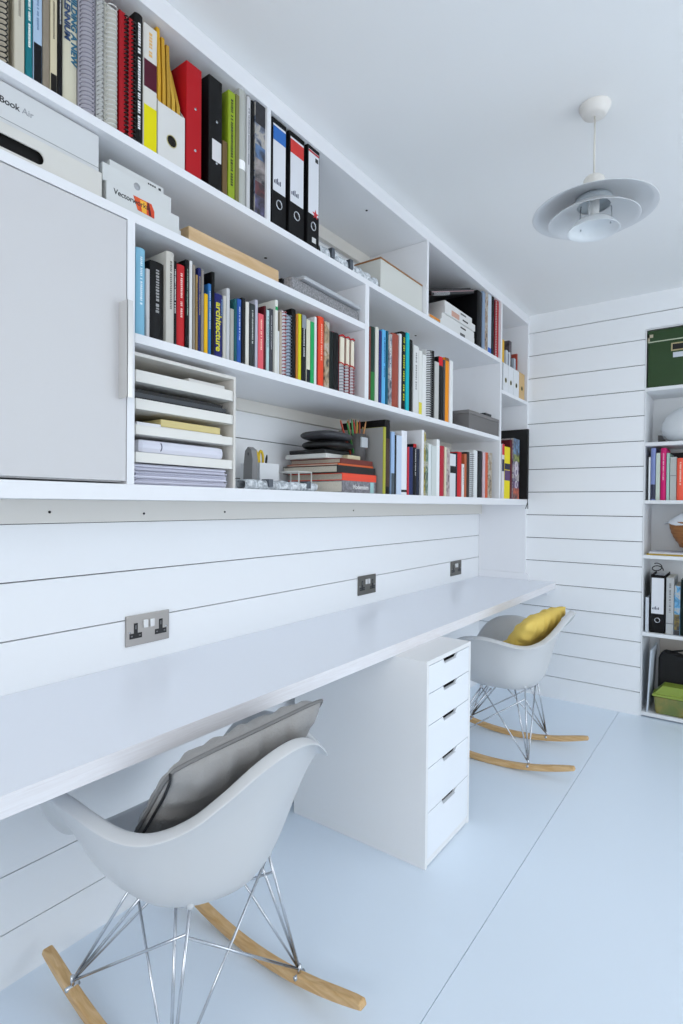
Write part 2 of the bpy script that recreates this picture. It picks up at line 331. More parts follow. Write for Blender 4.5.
# ---------------------------------------------------------------- books
def cover_poly(D, w, t, rnd):
    o = [(-D/2, -w/2)]
    n = 6
    if rnd:
        for i in range(n+1):
            a = -1+2*i/n; o.append((D/2-rnd*(a*a), a*w/2))
    else:
        r = min(.0015, w*.2); o += [(D/2-r, -w/2), (D/2, -w/2+r), (D/2, w/2-r), (D/2-r, w/2)]
    o.append((-D/2, w/2))
    i_ = [(-D/2, w/2-t), (D/2-t-(rnd or 0), w/2-t), (D/2-t-(rnd or 0), -w/2+t), (-D/2, -w/2+t)]
    return o+i_
def dashes(D, w, h, z0, z1, col, rng, big=False):
    b = MB(); z = z1; x = D/2
    s = w*(.33 if big else .24)
    lim = 0
    while z > z0 and lim < 60:
        L = s*rng.uniform(.35, .8); lim += 1
        if rng.random() < .16: z -= L; continue
        a = rng.uniform(.75, 1)
        b.box(x-.0002, x+.0004, -s/2*a, s/2, z-L, z); z -= L+s*.28
    return b
def wire(D, w, h, big, dense, rng, half=False):
    if half:
        b = MB(); n = min(int(h/.0095), 34)
        for i in range(n):
            z = h*(i+.7)/(n+.4)
            b.tube([(D/2-.002+.006*math.cos(a), w*.36+.0055*math.sin(a), z) for a in [-1.8+3.6*k/6 for k in range(7)]], .0016, 5)
        return b
    b = MB(); n = min(int(h/(.0085 if dense else .0105)), 34); r = w/2*.92 if w < .03 else w*.42
    for i in range(n):
        z = h*(i+.7)/(n+.4); r2 = min(r, .017)
        pts = [(D/2-.003+r2*.75*math.cos(a)+.002, (w*.42-.001)*math.sin(a), z+.0012*math.sin(a)) for a in [-2.2+4.4*k/9 for k in range(10)]]
        b.tube(pts, .0017 if big else .0013, 5)
    return b
def band_box(D, w, z0, z1, rnd):
    b = MB(); n = 6; e = .0005
    if rnd:
        pts = []
        for i in range(n+1):
            a = -1+2*i/n; pts.append((D/2-rnd*a*a+e, a*(w/2-.0003)))
        pts += [(D/2-rnd-.001, w/2-.0003), (D/2-rnd-.001, -w/2+.0003)]
        b.prism(pts, z0, z1)
    else:
        b.box(D/2-.002, D/2+e, -w/2+.0012, w/2-.0012, z0, z1)
    return b
def book(e, z, rot, label, group):
    nick, kind, y0, y1, xf, D, h, col, o = e
    w = max(y1-y0-.0012, .004); rng = random.Random(nick+str(y0))
    yc = (y0+y1)/2
    loc = (xf-D/2, yc, z) if not rot else (yc, xf+D/2, z)
    rz = 0 if not rot else -PI/2
    names = {'hard': 'book', 'soft': 'book', 'photo': 'book', 'spiral': 'wire_bound_book', 'binder': 'ring_binder', 'lever': 'lever_arch_file', 'ribbon': 'spiral_notebook'}
    nm = names[kind]; cat = {'book': 'book', 'wire_bound_book': 'notebook', 'ring_binder': 'binder', 'lever_arch_file': 'binder', 'spiral_notebook': 'notebook'}[nm]
    cm = mat(col, .5, spec=.22) if kind != 'photo' else mat(col, .4, kind='photo', scale=22)
    rnd = 0
    if kind in ('hard', 'soft', 'photo'):
        t = .0028 if kind == 'hard' else .0012
        t = min(t, w*.25)
        rnd = min(.004, w*.16) if kind == 'hard' else 0
        b = MB(); b.prism(cover_poly(D, w, t, rnd), 0, h)
        root = b.build(nm, cm, loc=loc, rot=(0, 0, rz))
        if 'side' in o:
            s = MB(); s.box(-D/2+.001, D/2-.006, -w/2-.0006, -w/2, .001, h-.001); s.build('cover_panel', mat(o['side'], .5), root)
        ins = .003 if kind == 'hard' else .0004
        p = MB(); p.box(-D/2+ins, D/2-t-rnd-.0002, -w/2+t, w/2-t, ins, h-ins); p.build('pages', PAGES, root)
    elif kind in ('spiral',):
        b = MB(); t = .0011
        b.box(-D/2, D/2-.004, -w/2, -w/2+t, 0, h, .0004); b.box(-D/2, D/2-.004, w/2-t, w/2, 0, h, .0004)
        root = b.build(nm, mat(col, .5), loc=loc, rot=(0, 0, rz))
        p = MB(); p.box(-D/2+.003, D/2-.006, -w/2+t, w/2-t, .002, h-.002)
        p.build('pages', mat(col, .6) if not col.startswith('#d9c') else WPAGE, root)
        if o.get('half'):
            s = MB(); s.box(D/2-.006, D/2-.0005, -w/2, w*.22, 0, h, .0005); s.build('spine', cm, root)
        wire(D, w, h, o.get('big'), o.get('dense'), rng, o.get('half')).build('wire_binding', mat(o['wire'], .35), root)
    elif kind == 'ribbon':
        b = MB(); t = .0012
        for s in (-1, 1): b.box(-D/2, D/2-.004, s*w/2-(t if s > 0 else 0), s*w/2+(t if s < 0 else 0), 0, h)
        root = b.build(nm, mat('#8e1a1e', .5), loc=loc, rot=(0, 0, rz))
        p = MB(); p.box(-D/2+.003, D/2-.005, -w/2+t, w/2-t, 0.001, h*.5); p.build('pages', mat('#c9c9cc', .7), root)
        p = MB(); p.box(-D/2+.003, D/2-.001, -w/2+t+.003, w/2-t-.001, h*.5, h-.004, .001); p.build('text_block', mat('#e8dfc9', .7), root)
        wire(D, w, h*.5, False, False, rng).build('wire_binding', mat('#8a8a90' if w > .03 else '#a05a5c', .35), root)
        r = MB(); r.tube([(D/2-.01, -w/2-.001, h*.54), (D/2+.003, -w*.3, h*.52), (D/2+.004, w*.3, h*.5), (D/2-.01, w/2+.0008, h*.53)], .0022, 6)
        r.tube([(D/2-.02, -w/2+.002, h-.001), (D/2+.001, 0, h+.003), (D/2-.002, w/2+.0005, h+.002)], .003, 6); r.build('ribbon', mat('#c81e22', .5), root)
    elif kind == 'binder':
        b = MB(); b.prism(cover_poly(D, w, .0025, 0), 0, h)
        root = b.build(nm, cm, loc=loc, rot=(0, 0, rz))
        p = MB(); p.box(-D/2+.008, D/2-.02, -w/2+.004, w/2-.012, .004, h-.02); p.build('papers', WPAGE, root)
        d = MB()
        for zz in (h*.62, h*.25): d.tube([(D/2-.001, .004, zz), (D/2+.0012, .004, zz)], .0035, 12)
        d.build('rivet', CHROME, root)
        if o.get('label'):
            l = MB(); l.box(D/2-.0005, D/2+.0006, -w*.26, w*.42, h*.265, h*.45); l.build('spine_label', mat('#d9d7d8', .5), root)
    elif kind == 'lever':
        b = MB(); b.prism(cover_poly(D, w, .0025, 0), 0, h)
        root = b.build(nm, mat('#1c1c1e', .65, bump=.15, bscale=300, spec=.2), loc=loc, rot=(0, 0, rz))
        p = MB(); p.box(-D/2+.006, D/2-.02, -w/2+.004, w/2-.014, .004, h-.014); p.build('papers', WPAGE, root)
        X = D/2
        l = MB(); l.box(X-.0005, X+.0006, -w*.43, w*.43, h*.33, h*.95); lab = l.build('spine_label', mat('#dfe1e6', .5), root)
        bh = (.80, .93) if not o.get('star') else (.925, .945)
        if not o.get('alc'):
            l = MB(); l.box(X, X+.0010, -w*.43, w*.43, h*bh[0], h*bh[1]); l.build('colour_band', mat(o['band'], .5), lab)
        l = MB()
        for k in range(5): l.box(X+.0004, X+.0010, w*(-.36+.1*k if k < 3 else -.36+.1*k), w*(-.30+.1*k), h*.40, h*(.43+.012*(k % 3)))
        if o.get('star'):
            l = MB(); l.box(X+.0004, X+.0010, w*.12, w*.36, h*.86, h*.90)
        l.build('printed_mark', mat('#27314f' if not o.get('star') else '#1b1b1f', .5), lab)
        if o.get('star'):
            pts = []
            for k in range(10):
                rr = .016 if k % 2 == 0 else .0065; a = PI/2+k*PI/5; pts.append((w*.16+rr*math.cos(a), h*.345+rr*math.sin(a)))
            l = MB(); l.prism(pts, X+.0006, X+.0014, 'x'); l.build('star_emblem', mat('#c8202e', .5), lab)
        g = MB(); zc = h*.17 if not o.get('star') else h*.24
        zc = h*.22
        g.tube([(X+.0004, .013*math.cos(a)*min(1, w/.07), zc+.013*math.sin(a)) for a in [2*PI*k/24 for k in range(24)]], .0022, 6, close=True)
        g.build('finger_ring', CHROME, root)
        g = MB(); g.tube([(X-.0005, 0, zc), (X+.0005, 0, zc)], .0105, 20); g.build('finger_hole', mat('#050505', .9), root)
        if o.get('star'):
            g = MB(); g.box(X-.0005, X+.0008, -w*.1, w*.22, h*.06, h*.11); g.build('small_sticker', mat('#d8d8d8', .5), root)
    for (a, bb, c) in o.get('bands', []):
        band_box(D, w, h*a+.0004, h*bb-.0004, rnd).build('spine_band', mat(c, .5, spec=.22) if kind != 'photo' else mat(c, .4, kind='mottle', col2='#2c2a30', scale=30), root)
    if 'pinktop' in o:
        q = MB(); q.box(-D*.3, D/2-.01, -w/2+.002, w/2+.0, h, h+.004); q.build('bookmark', mat('#d8305a', .5), root)
    if 'rings' in o:
        q = MB()
        for zz, rr in ((h*.30+.06, .026), (h*.30+.1, .022), (h*.24, .02), (h*.55, .022)):
            q.tube([(D/2+.0006, rr*.9*math.cos(a), zz+rr*math.sin(a)) for a in [2*PI*k/20 for k in range(20)]], .0035, 5, close=True)
        q.build('ring_motif', mat('#d8cfd8', .5), root)
    if 't' in o and w > .006:
        tr = o.get('tr', (.38, .9) if not o.get('big') else (.12, .93))
        dashes(D, w, h, h*tr[0], h*tr[1], o['t'], rng, o.get('big')).build('spine_title', mat(o['t'], .5), root)
    if 'dots' in o: pass
    if 'text' in o:
        text('architecture', .027, mat('#d8d02a', .5), root, MT((0, 0, -1), (0, 1, 0), (D/2+.0004, -.003, h*.86)), 'spine_title', bold=.0006, sx=1.0)
        text('architecture', .009, mat('#8fb0d8', .5), root, MT((0, 0, -1), (0, 1, 0), (D/2+.0004, .010, h*.93)), 'spine_subtitle')
    if 'text2' in o:
        text('BUILDING A NEW', .0172, mat('#1d5f7c', .5), root, MT((0, 0, -1), (0, 1, 0), (D/2+.0004, .0068, h*.80)), 'spine_title', bold=.0006, sx=1.17)
        text('MILLENNIUM', .0172, mat('#21406a', .5), root, MT((0, 0, -1), (0, 1, 0), (D/2+.0004, -.0075, h*.80)), 'spine_title', bold=.0006, sx=1.17)
    tag(root, label, cat, group)
    return root
KW = {'hard': 'hardback', 'soft': 'book', 'photo': 'book', 'spiral': 'notebook', 'binder': 'ring binder', 'lever': 'lever arch file', 'ribbon': 'spiral notebook'}
GROUPS = {'top': 'books and files on the top shelf', 'mid': 'books on the shelf above the paper trays', 'case': 'books on the shelf with the grey case',
          'low': 'books standing on the lowest shelf', 'far': 'books at the end of the top shelf', 'end': 'books in the end compartment',
          'alcove': 'books in the recessed bookcase', 'files': 'books beside the lever arch file'}
for name, z, place, lst in ROWS:
    for i, e in enumerate(lst):
        e = list(e)
        if name in ('top', 'far'): e[6] = min(e[6], .334)
        n = e[0]; k = KW[e[1]]
        if 'wire-bound' in n or n.endswith('wire'): k = 'notebook'
        pv = lst[i-1][0] if i else None; nx = lst[i+1][0] if i+1 < len(lst) else None
        if name == 'files' and i == 0: ctx = 'next to the %s one' % nx
        elif pv and nx: ctx = 'between %s and %s ones' % (pv, nx)
        elif nx: ctx = 'first in its row, before the %s one' % nx
        else: ctx = 'ending the row, after the %s one' % pv
        book(e, z, name in ('alcove', 'files'), '%s %s %s, %s' % (n, k, place, ctx), GROUPS[name])
# ---------------------------------------------------------------- room
H_CEIL, Y_FAR, Y_BACK, X_R = 2.458, 3.649, -1.7, 3.0
BP, Z0 = .14699, 2.342
AX0, AX1, AZ1, AD = .9925, 1.92, 2.243, .31      # the recess in the far wall
def board_rows():
    zs = [H_CEIL]+[Z0-BP*k for k in range(0, 17)]
    for a, b in zip(zs, zs[1:]):
        yield max(b, 0.0), a
def boards_y(b, y0, y1, gap):     # boards on the desk wall
    for za, zb in board_rows():
        if zb-za > .01: b.box(-.016, 0, y0, y1, za+gap/2 if za > 0 else 0, zb-(gap/2 if zb < H_CEIL else 0))
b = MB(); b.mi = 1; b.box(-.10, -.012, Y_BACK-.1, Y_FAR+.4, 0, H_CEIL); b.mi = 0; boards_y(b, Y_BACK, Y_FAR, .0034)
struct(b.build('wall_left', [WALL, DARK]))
b = MB()
for x0, x1, full in ((-.0, AX0-.001, 1), (AX1+.02, X_R, 1), (AX0-.001, AX1+.02, 0)):
    for za, zb in board_rows():
        if not full:
            if zb <= AZ1+.007: continue
            za = max(za, AZ1+.007)
        if zb-za > .01: b.box(x0, x1, Y_FAR, Y_FAR+.016, za+.0022 if za > 0 else 0, zb-(.0022 if zb < H_CEIL else 0))
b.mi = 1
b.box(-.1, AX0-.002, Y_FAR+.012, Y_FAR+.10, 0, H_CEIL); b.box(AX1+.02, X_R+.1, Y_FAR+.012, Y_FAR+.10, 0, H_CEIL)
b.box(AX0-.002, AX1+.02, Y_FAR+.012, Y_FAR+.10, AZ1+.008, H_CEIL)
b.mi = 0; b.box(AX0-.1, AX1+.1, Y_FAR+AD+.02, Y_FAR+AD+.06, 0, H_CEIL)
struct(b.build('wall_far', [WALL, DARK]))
# right wall with its window, back wall with an added window for fill light
WY0, WY1, WZ0, WZ1 = .9, 3.2, .06, 2.15
b = MB(); b.box(X_R, X_R+.12, Y_BACK-.1, WY0, 0, H_CEIL); b.box(X_R, X_R+.12, WY1, Y_FAR+.1, 0, H_CEIL)
b.box(X_R, X_R+.12, WY0, WY1, 0, WZ0); b.box(X_R, X_R+.12, WY0, WY1, WZ1, H_CEIL)
struct(b.build('wall_right', WALL))
BX0, BX1, BZ0, BZ1 = .7, 2.5, .95, 2.1
b = MB(); b.box(-.1, BX0, Y_BACK-.12, Y_BACK, 0, H_CEIL); b.box(BX1, X_R+.1, Y_BACK-.12, Y_BACK, 0, H_CEIL)
b.box(BX0, BX1, Y_BACK-.12, Y_BACK, 0, BZ0); b.box(BX0, BX1, Y_BACK-.12, Y_BACK, BZ1, H_CEIL)
struct(b.build('wall_back', WALL))
glass = bpy.data.materials.new('window_glass'); glass.use_nodes = True
nt = glass.node_tree; nt.nodes.clear(); o_ = nt.nodes.new('ShaderNodeOutputMaterial'); mx = nt.nodes.new('ShaderNodeMixShader'); mx.inputs[0].default_value = .06
tr = nt.nodes.new('ShaderNodeBsdfTransparent'); gl = nt.nodes.new('ShaderNodeBsdfGlossy'); gl.inputs['Roughness'].default_value = .02
nt.links.new(tr.outputs[0], mx.inputs[1]); nt.links.new(gl.outputs[0], mx.inputs[2]); nt.links.new(mx.outputs[0], o_.inputs['Surface'])
w1 = empty('window_1', (X_R+.06, (WY0+WY1)/2, WZ0)); struct(w1)
b = MB(); L = (WY1-WY0)/2; Hh = WZ1-WZ0
for a in (-L, L-.05, -.025): b.box(-.03, .03, a, a+.05, 0, Hh)
for a in (0, Hh-.05): b.box(-.03, .03, -L, L, a, a+.05)
b.build('window_frame', EDGE, w1); b = MB(); b.box(-.003, .003, -L+.05, L-.05, .05, Hh-.05); b.build('window_pane', glass, w1)
b = MB(); b.box(-.14, .0, -L-.03, L+.03, -.03, 0, .004); b.build('window_sill', EDGE, w1)
w2 = empty('fill_window', ((BX0+BX1)/2, Y_BACK-.06, BZ0)); struct(w2)  # added unseen window, placed to light faces turned to the back
b = MB(); L = (BX1-BX0)/2; Hh = BZ1-BZ0
for a in (-L, L-.05, -.025): b.box(a, a+.05, -.03, .03, 0, Hh)
for a in (0, Hh-.05): b.box(-L, L, -.03, .03, a, a+.05)
b.build('window_frame', EDGE, w2); b = MB(); b.box(-L+.05, L-.05, -.003, .003, .05, Hh-.05); b.build('window_pane', glass, w2)
# floor of painted sheets with thin open joints
XG = .8823
b = MB(); g = .002
xs = [-.02, XG-g/2, XG+g/2, XG+.61, XG+.614, XG+1.22, XG+1.224, X_R+.02]
b.mi = 1; b.box(-.1, X_R+.12, Y_BACK-.12, Y_FAR+AD+.06, -.06, -.016); b.mi = 0
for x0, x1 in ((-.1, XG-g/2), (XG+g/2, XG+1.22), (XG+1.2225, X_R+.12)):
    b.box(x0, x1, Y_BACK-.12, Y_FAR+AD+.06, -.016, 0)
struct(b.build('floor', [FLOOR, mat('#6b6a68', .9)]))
b = MB(); b.box(-.1, X_R+.12, Y_BACK-.12, Y_FAR+.5, H_CEIL, H_CEIL+.1); struct(b.build('ceiling', CEIL))

# ---------------------------------------------------------------- wall shelving
XS = .321
sh = empty('wall_shelving', (0, 1.5, 1.226))
tag(sh, 'long white built-in wall shelving above the desk, holding books and files', 'shelving')
def sp(name, x0, x1, y0, y1, z0, z1, m=LAM, bev=.0008):
    b = MB(); b.box(x0, x1, y0-1.5, y1-1.5, z0-1.226, z1-1.226, bev); return b.build(name, m, sh)
YL = -1.2
sp('top_board', .001, XS, YL, Y_FAR-.001, 2.398, 2.436)
sp('cover_strip', .001, XS-.006, YL, Y_FAR-.001, 2.437, H_CEIL-.0005)
sp('shelf_board', .001, XS, YL, 3.139, 2.047, 2.068)
sp('shelf_board', .001, XS-.001, YL, 1.737, 1.878, 1.900)
sp('shelf_board', .001, XS, .770, 3.139, 1.599, 1.621)
sp('shelf_board', .001, XS, 3.1615, 3.628, 1.878, 1.898)
sp('shelf_board', .001, XS, YL, Y_FAR-.001, 1.229, 1.2655)
sp('upright', .001, XS, .750, .7695, 1.2655, 1.878)
sp('upright', .001, XS, 1.2075, 1.2235, 2.068, 2.398)
sp('upright', .001, XS-.0005, 1.7375, 1.7635, 1.6215, 2.047)
sp('upright', .001, XS, 2.224, 2.242, 2.0685, 2.3975)
sp('upright', .001, XS, 3.1395, 3.161, 1.2658, 2.398)
sp('end_panel', .001, XS-.002, 3.629, Y_FAR-.0005, 1.2657, 2.3975)
sp('end_panel', .001, XS-.002, 3.629, Y_FAR-.0005, .7855, 1.2285)
bt = mat('#e0ddd6', .6)
sp('wall_batten', .0005, .020, YL, 3.628, 1.167, 1.2285, bt)
sp('wall_batten', .0005, .020, .7705, 3.138, 1.556, 1.5985, bt)
sp('wall_batten', .0005, .020, 1.2245, 2.223, 2.345, 2.3975, bt)
s = MB()
for y, z, x in ((1.0, 1.19, .0202), (1.32, 1.193, .0202), (2.1, 1.195, .0202), (.72, 1.196, .0202)):
    s.tube([(x, y-1.5, z-1.226), (x+.0015, y-1.5, z-1.226)], .0035, 10)
for x, y, z in ((.17, 1.36, 2.0465), (.17, 2.40, 2.0465), (.14, 1.44, 2.3975), (.24, 1.86, 2.3975), (.06, 1.30, 1.5985), (.19, 3.45, 1.8775)):
    s.tube([(x, y-1.5, z-1.226), (x, y-1.5, z-1.2275)], .005, 10)
s.build('screws', SCREW, sh)
# cupboard between the shelves
cb = empty('wall_cupboard', (0, .30, 1.27))
tag(cb, 'flat white cupboard door with slim metal edge handle, under the boxes', 'cupboard')
b = MB()
b.box(.002, XS-.022, -.47, .448, .0, .010); b.box(.002, XS-.022, -.47, .448, .596, .606)
b.box(.002, XS-.022, .434, .4485, .010, .596); b.box(.002, XS-.022, -.47, -.456, .010, .596); b.box(.002, .010, -.456, .434, .010, .596)
b.build('body', LAM, cb)
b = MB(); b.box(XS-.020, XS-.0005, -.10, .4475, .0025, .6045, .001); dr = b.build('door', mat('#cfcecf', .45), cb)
b = MB(); b.box(XS-.0003, XS+.034, .4285, .4300, .190, .410, .0004); b.box(XS+.032, XS+.034, .4285, .4425, .190, .410, .0004)
b.build('handle', mat('#d5d4d2', .28, .5), dr)
b = MB(); b.box(XS-.020, XS-.0005, -.47, -.103, .0025, .6045, .001); dr = b.build('door', mat('#dcdcde', .45), cb)

# ---------------------------------------------------------------- desk
dk = empty('desk', (0, 1.2, .70)); tag(dk, 'long white wall-mounted worktop running the whole length of the boarded wall', 'desk')
ply = mat('#ecebee', .4, kind='wood', col2='#e2dfe1', scale=(3, 3, 60))
b = MB(); b.box(.0008, .5075, -2.2, Y_FAR-.001-1.2, .0005, .0396, .001); b.build('worktop', mat('#eef1f8', .3), dk)
b = MB(); b.box(.5076, .5085, -2.2, Y_FAR-.001-1.2, .0005, .0396); b.build('edge_band', ply, dk)
b = MB(); b.box(.001, .34, Y_FAR-1.2-.021, Y_FAR-1.2-.001, .0398, .085, .001); b.build('upstand', EDGE, dk)
b = MB(); b.box(.02, .46, Y_FAR-1.2-.022, Y_FAR-1.2-.001, -.045, .0); b.build('support_batten', EDGE, dk)
b = MB(); b.box(.001, .022, -2.2, Y_FAR-1.2-.024, -.045, .0); b.build('support_batten', EDGE, dk)

# ---------------------------------------------------------------- sockets
BLK = mat('#17171a', .35)
def socket(y, z, label, m):
    w, h = .152, .092
    r = empty('wall_socket', (0.0005, y, z)); tag(r, label, 'socket', 'double sockets above the desk')
    b = MB(); b.box(0, .006, -w/2, w/2, -h/2, h/2, .002); b.build('faceplate', m, r)
    for s in (-1, 1):
        b = MB(); c = s*.044
        b.box(.0055, .0068, c-.0065, c+.0065, -.008, .022); b.box(.0055, .0068, c-.021, c+.021, -.024, -.008)
        t = b.build('outlet', BLK, r)
        b = MB(); b.box(.0066, .0072, c-.002, c+.002, .004, .016)
        for q in (-.0135, .0135): b.box(.0066, .0072, c+q-.003, c+q+.003, -.018, -.014)
        b.build('pin_slots', mat('#6a6a6c', .5), t)
        b = MB(); b.box(.0055, .011, s*.0115-.0075, s*.0115+.0075, .004, .028, .0015); b.build('rocker_switch', mat('#e6e6e6', .25, .3), r)
    b = MB()
    for s in (-1, 1): b.tube([(.0055, s*.064, -.004), (.0066, s*.064, -.004)], .003, 10)
    b.build('screws', CHROME, r)
socket(1.027, .838, 'brushed steel double socket above the desk, the one closest to the camera', mat('#a9a5a1', .35, .85))
socket(2.243, .836, 'dark metal double socket above the middle of the desk', mat('#77756f', .35, .85))
socket(3.258, .828, 'dark metal double socket near the far end of the desk', mat('#77756f', .35, .85))

# ---------------------------------------------------------------- drawer unit
du = empty('drawer_unit', (.633-.58/2, 1.660+.18, 0)); tag(du, 'white five-drawer unit supporting the worktop between the two chairs', 'drawer unit')
X = .29; b = MB(); t = .015
b.box(-X, X, -.18, -.18+t, 0, .70, .0006); b.box(-X, X, .18-t, .18, 0, .70, .0006)
b.box(-X, X, -.18+t, .18-t, .685, .70); b.box(-X, -X+.01, -.18+t, .18-t, .02, .685); b.box(-X, X-.002, -.18+t, .18-t, .004, .018)
b.box(X-.03, X-.003, -.18+t, .18-t, .018, .026)
b.build('body', mat('#eeeeee', .4), du)
zt = [.6835, .588, .480, .336, .185, .028]
for a, c in zip(zt, zt[1:]):
    hw = .1635; z1, z0 = a-.0015, c+.0015; nw = .052; nh = .0125
    pts = [(-hw, z0), (hw, z0), (hw, z1), (nw+.012, z1), (nw-.008, z1-nh), (-nw+.002, z1-nh), (-nw-.002, z1), (-hw, z1)]
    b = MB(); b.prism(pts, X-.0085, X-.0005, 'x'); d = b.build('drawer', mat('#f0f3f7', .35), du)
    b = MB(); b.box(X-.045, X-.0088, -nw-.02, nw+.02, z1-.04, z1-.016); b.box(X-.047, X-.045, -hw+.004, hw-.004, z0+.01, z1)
    b.build('slot_shade_backing', mat('#1d1b1a', .8), d)  # near-black colour stands in for the shade inside the drawer slot
    b = MB(); b.prism([(X-.0005, z1-nh-.0002), (X+.0025, z1-nh-.002), (X-.0005, z1-nh-.0045)], -nw+.006, nw-.004, 'y'); b.build('pull_lip', mat('#d2d4d8', .3, .3), d)

# ---------------------------------------------------------------- pendant lamp
lp = empty('pendant_lamp', (1.088, 1.855, H_CEIL)); tag(lp, 'white pendant lamp of three stacked metal discs hanging from the ceiling', 'lamp')
LW = mat('#d9dbdd', .4); LI = mat('#cfd8de', .45)
b = MB(); b.lathe([(0, -.032), (.026, -.032), (.034, -.028), (.045, -.008), (.046, -.0005)], 40); b.build('ceiling_rose', mat('#e2dfda', .45), lp)
b = MB(); b.tube([(0, 0, -.030), (0, 0, -.223)], .0028, 8); b.build('cord', mat('#d8d5cd', .5), lp)
b = MB(); b.lathe([(0, -.216), (.022, -.216), (.030, -.224), (.032, -.238), (.032, -.273), (.03, -.278)], 36); b.build('socket_cap', mat('#dcdad4', .4), lp)
def disc(name, r0, r1, z0, z1, curve, th=.0016, m=LW):
    pr = []
    for k in range(9):
        t = k/8; pr.append((r0+(r1-r0)*t, z0+(z1-z0)*(t**curve)))
    low = [(r, z-th) for r, z in pr[::-1]]
    b = MB(); b.lathe(pr+[(r1+.0015, z1-th/2)]+low, 64); return b.build(name, m, lp)
disc('outer_shade', .030, .178, -.276, -.324, 1.7)
disc('middle_shade', .048, .130, -.306, -.350, 1.5)
disc('inner_shade', .012, .074, -.342, -.382, 2.2, m=mat('#e4e8ea', .35))
b = MB(); b.lathe([(.03, -.277), (.052, -.284), (.056, -.306), (.054, -.306), (.050, -.286), (.03, -.279)], 40); b.build('reflector_ring', LI, lp)
b = MB()
for k in range(3):
    a = k*2*PI/3+.5; b.tube([(.05*math.cos(a), .05*math.sin(a), -.283), (.054*math.cos(a), .054*math.sin(a), -.333), (.050*math.cos(a), .050*math.sin(a), -.362)], .0025, 6)
b.build('support_rods', mat('#b8bcc0', .4), lp)
b = MB(); b.lathe([(0, -.278), (.016, -.280), (.017, -.31), (.016, -.335), (.012, -.342), (0, -.343)], 28); b.build('bulb_holder', mat('#e9e9e6', .3), lp)

# ---------------------------------------------------------------- rocking chairs
def catmull(P, n):
    out = []; N = len(P)
    for i in range(N):
        p0, p1, p2, p3 = (Vector(P[(i+k-1) % N]) for k in range(4))
        for k in range(n):
            t = k/n
            out.append(.5*((2*p1)+(-p0+p2)*t+(2*p0-5*p1+4*p2-p3)*t*t+(-p0+3*p1-3*p2+p3)*t*t*t))
    return out
half = [(-.27, .10, .392), (-.245, .18, .415), (-.22, .237, .484), (-.18, .278, .560), (-.115, .298, .606), (-.02, .304, .620), (.065, .296, .610),
        (.138, .278, .596), (.20, .245, .594), (.256, .195, .616), (.30, .142, .658), (.33, .088, .698), (.347, .042, .720)]
half = [(x*.95 if x < .1 else .095+(x-.1)*.84, y*.955, z) for x, y, z in half]
rimc = [(-.262, 0, .386)]+half+[(.307, 0, .727)]+[(x, -y, z) for x, y, z in half[::-1]]
RIM = catmull(rimc, 4)
HP = [(0, 0), (.2, .0), (.34, .008), (.46, .035), (.56, .085), (.65, .16), (.73, .26), (.79, .37), (.84, .49), (.88, .61), (.915, .73), (.945, .84), (.972, .93), (1.0, 1.0)]
HB = [(0, 0), (.2, 0), (.36, .006), (.47, .03), (.545, .075), (.605, .145), (.65, .235), (.69, .34), (.73, .46), (.775, .58), (.83, .71), (.89, .83), (.95, .93), (1.0, 1.0)]
def shell_mesh():
    c = Vector((.02, 0, .338)); b = MB()
    N = len(RIM); M = len(HP)
    def f(i, j):
        r = RIM[i]
        if j >= M:
            d = Vector((r.x-c.x, r.y, 0)).normalized(); k = j-M+1
            return r+d*(.0095*k)+Vector((0, 0, -.0012*k*k))
        h, v = HP[j]; front = max(0, min(1, (-(r.x)-.08)/.16))
        bk = max(0, min(1, (r.x-.06)/.22)); bk = bk*bk*(3-2*bk); hh = h*(1-bk)+HB[j][0]*bk; v = v*(1-bk)+HB[j][1]*bk
        vv = v*(1-front)+front*(max(0, (h-.4)/.6)**1.6)
        rz = r.z-c.z
        return Vector((c.x+(r.x-c.x)*hh, c.y+(r.y-c.y)*hh, c.z+rz*vv))
    return b.grid(f, N, M+3, wrap=True)
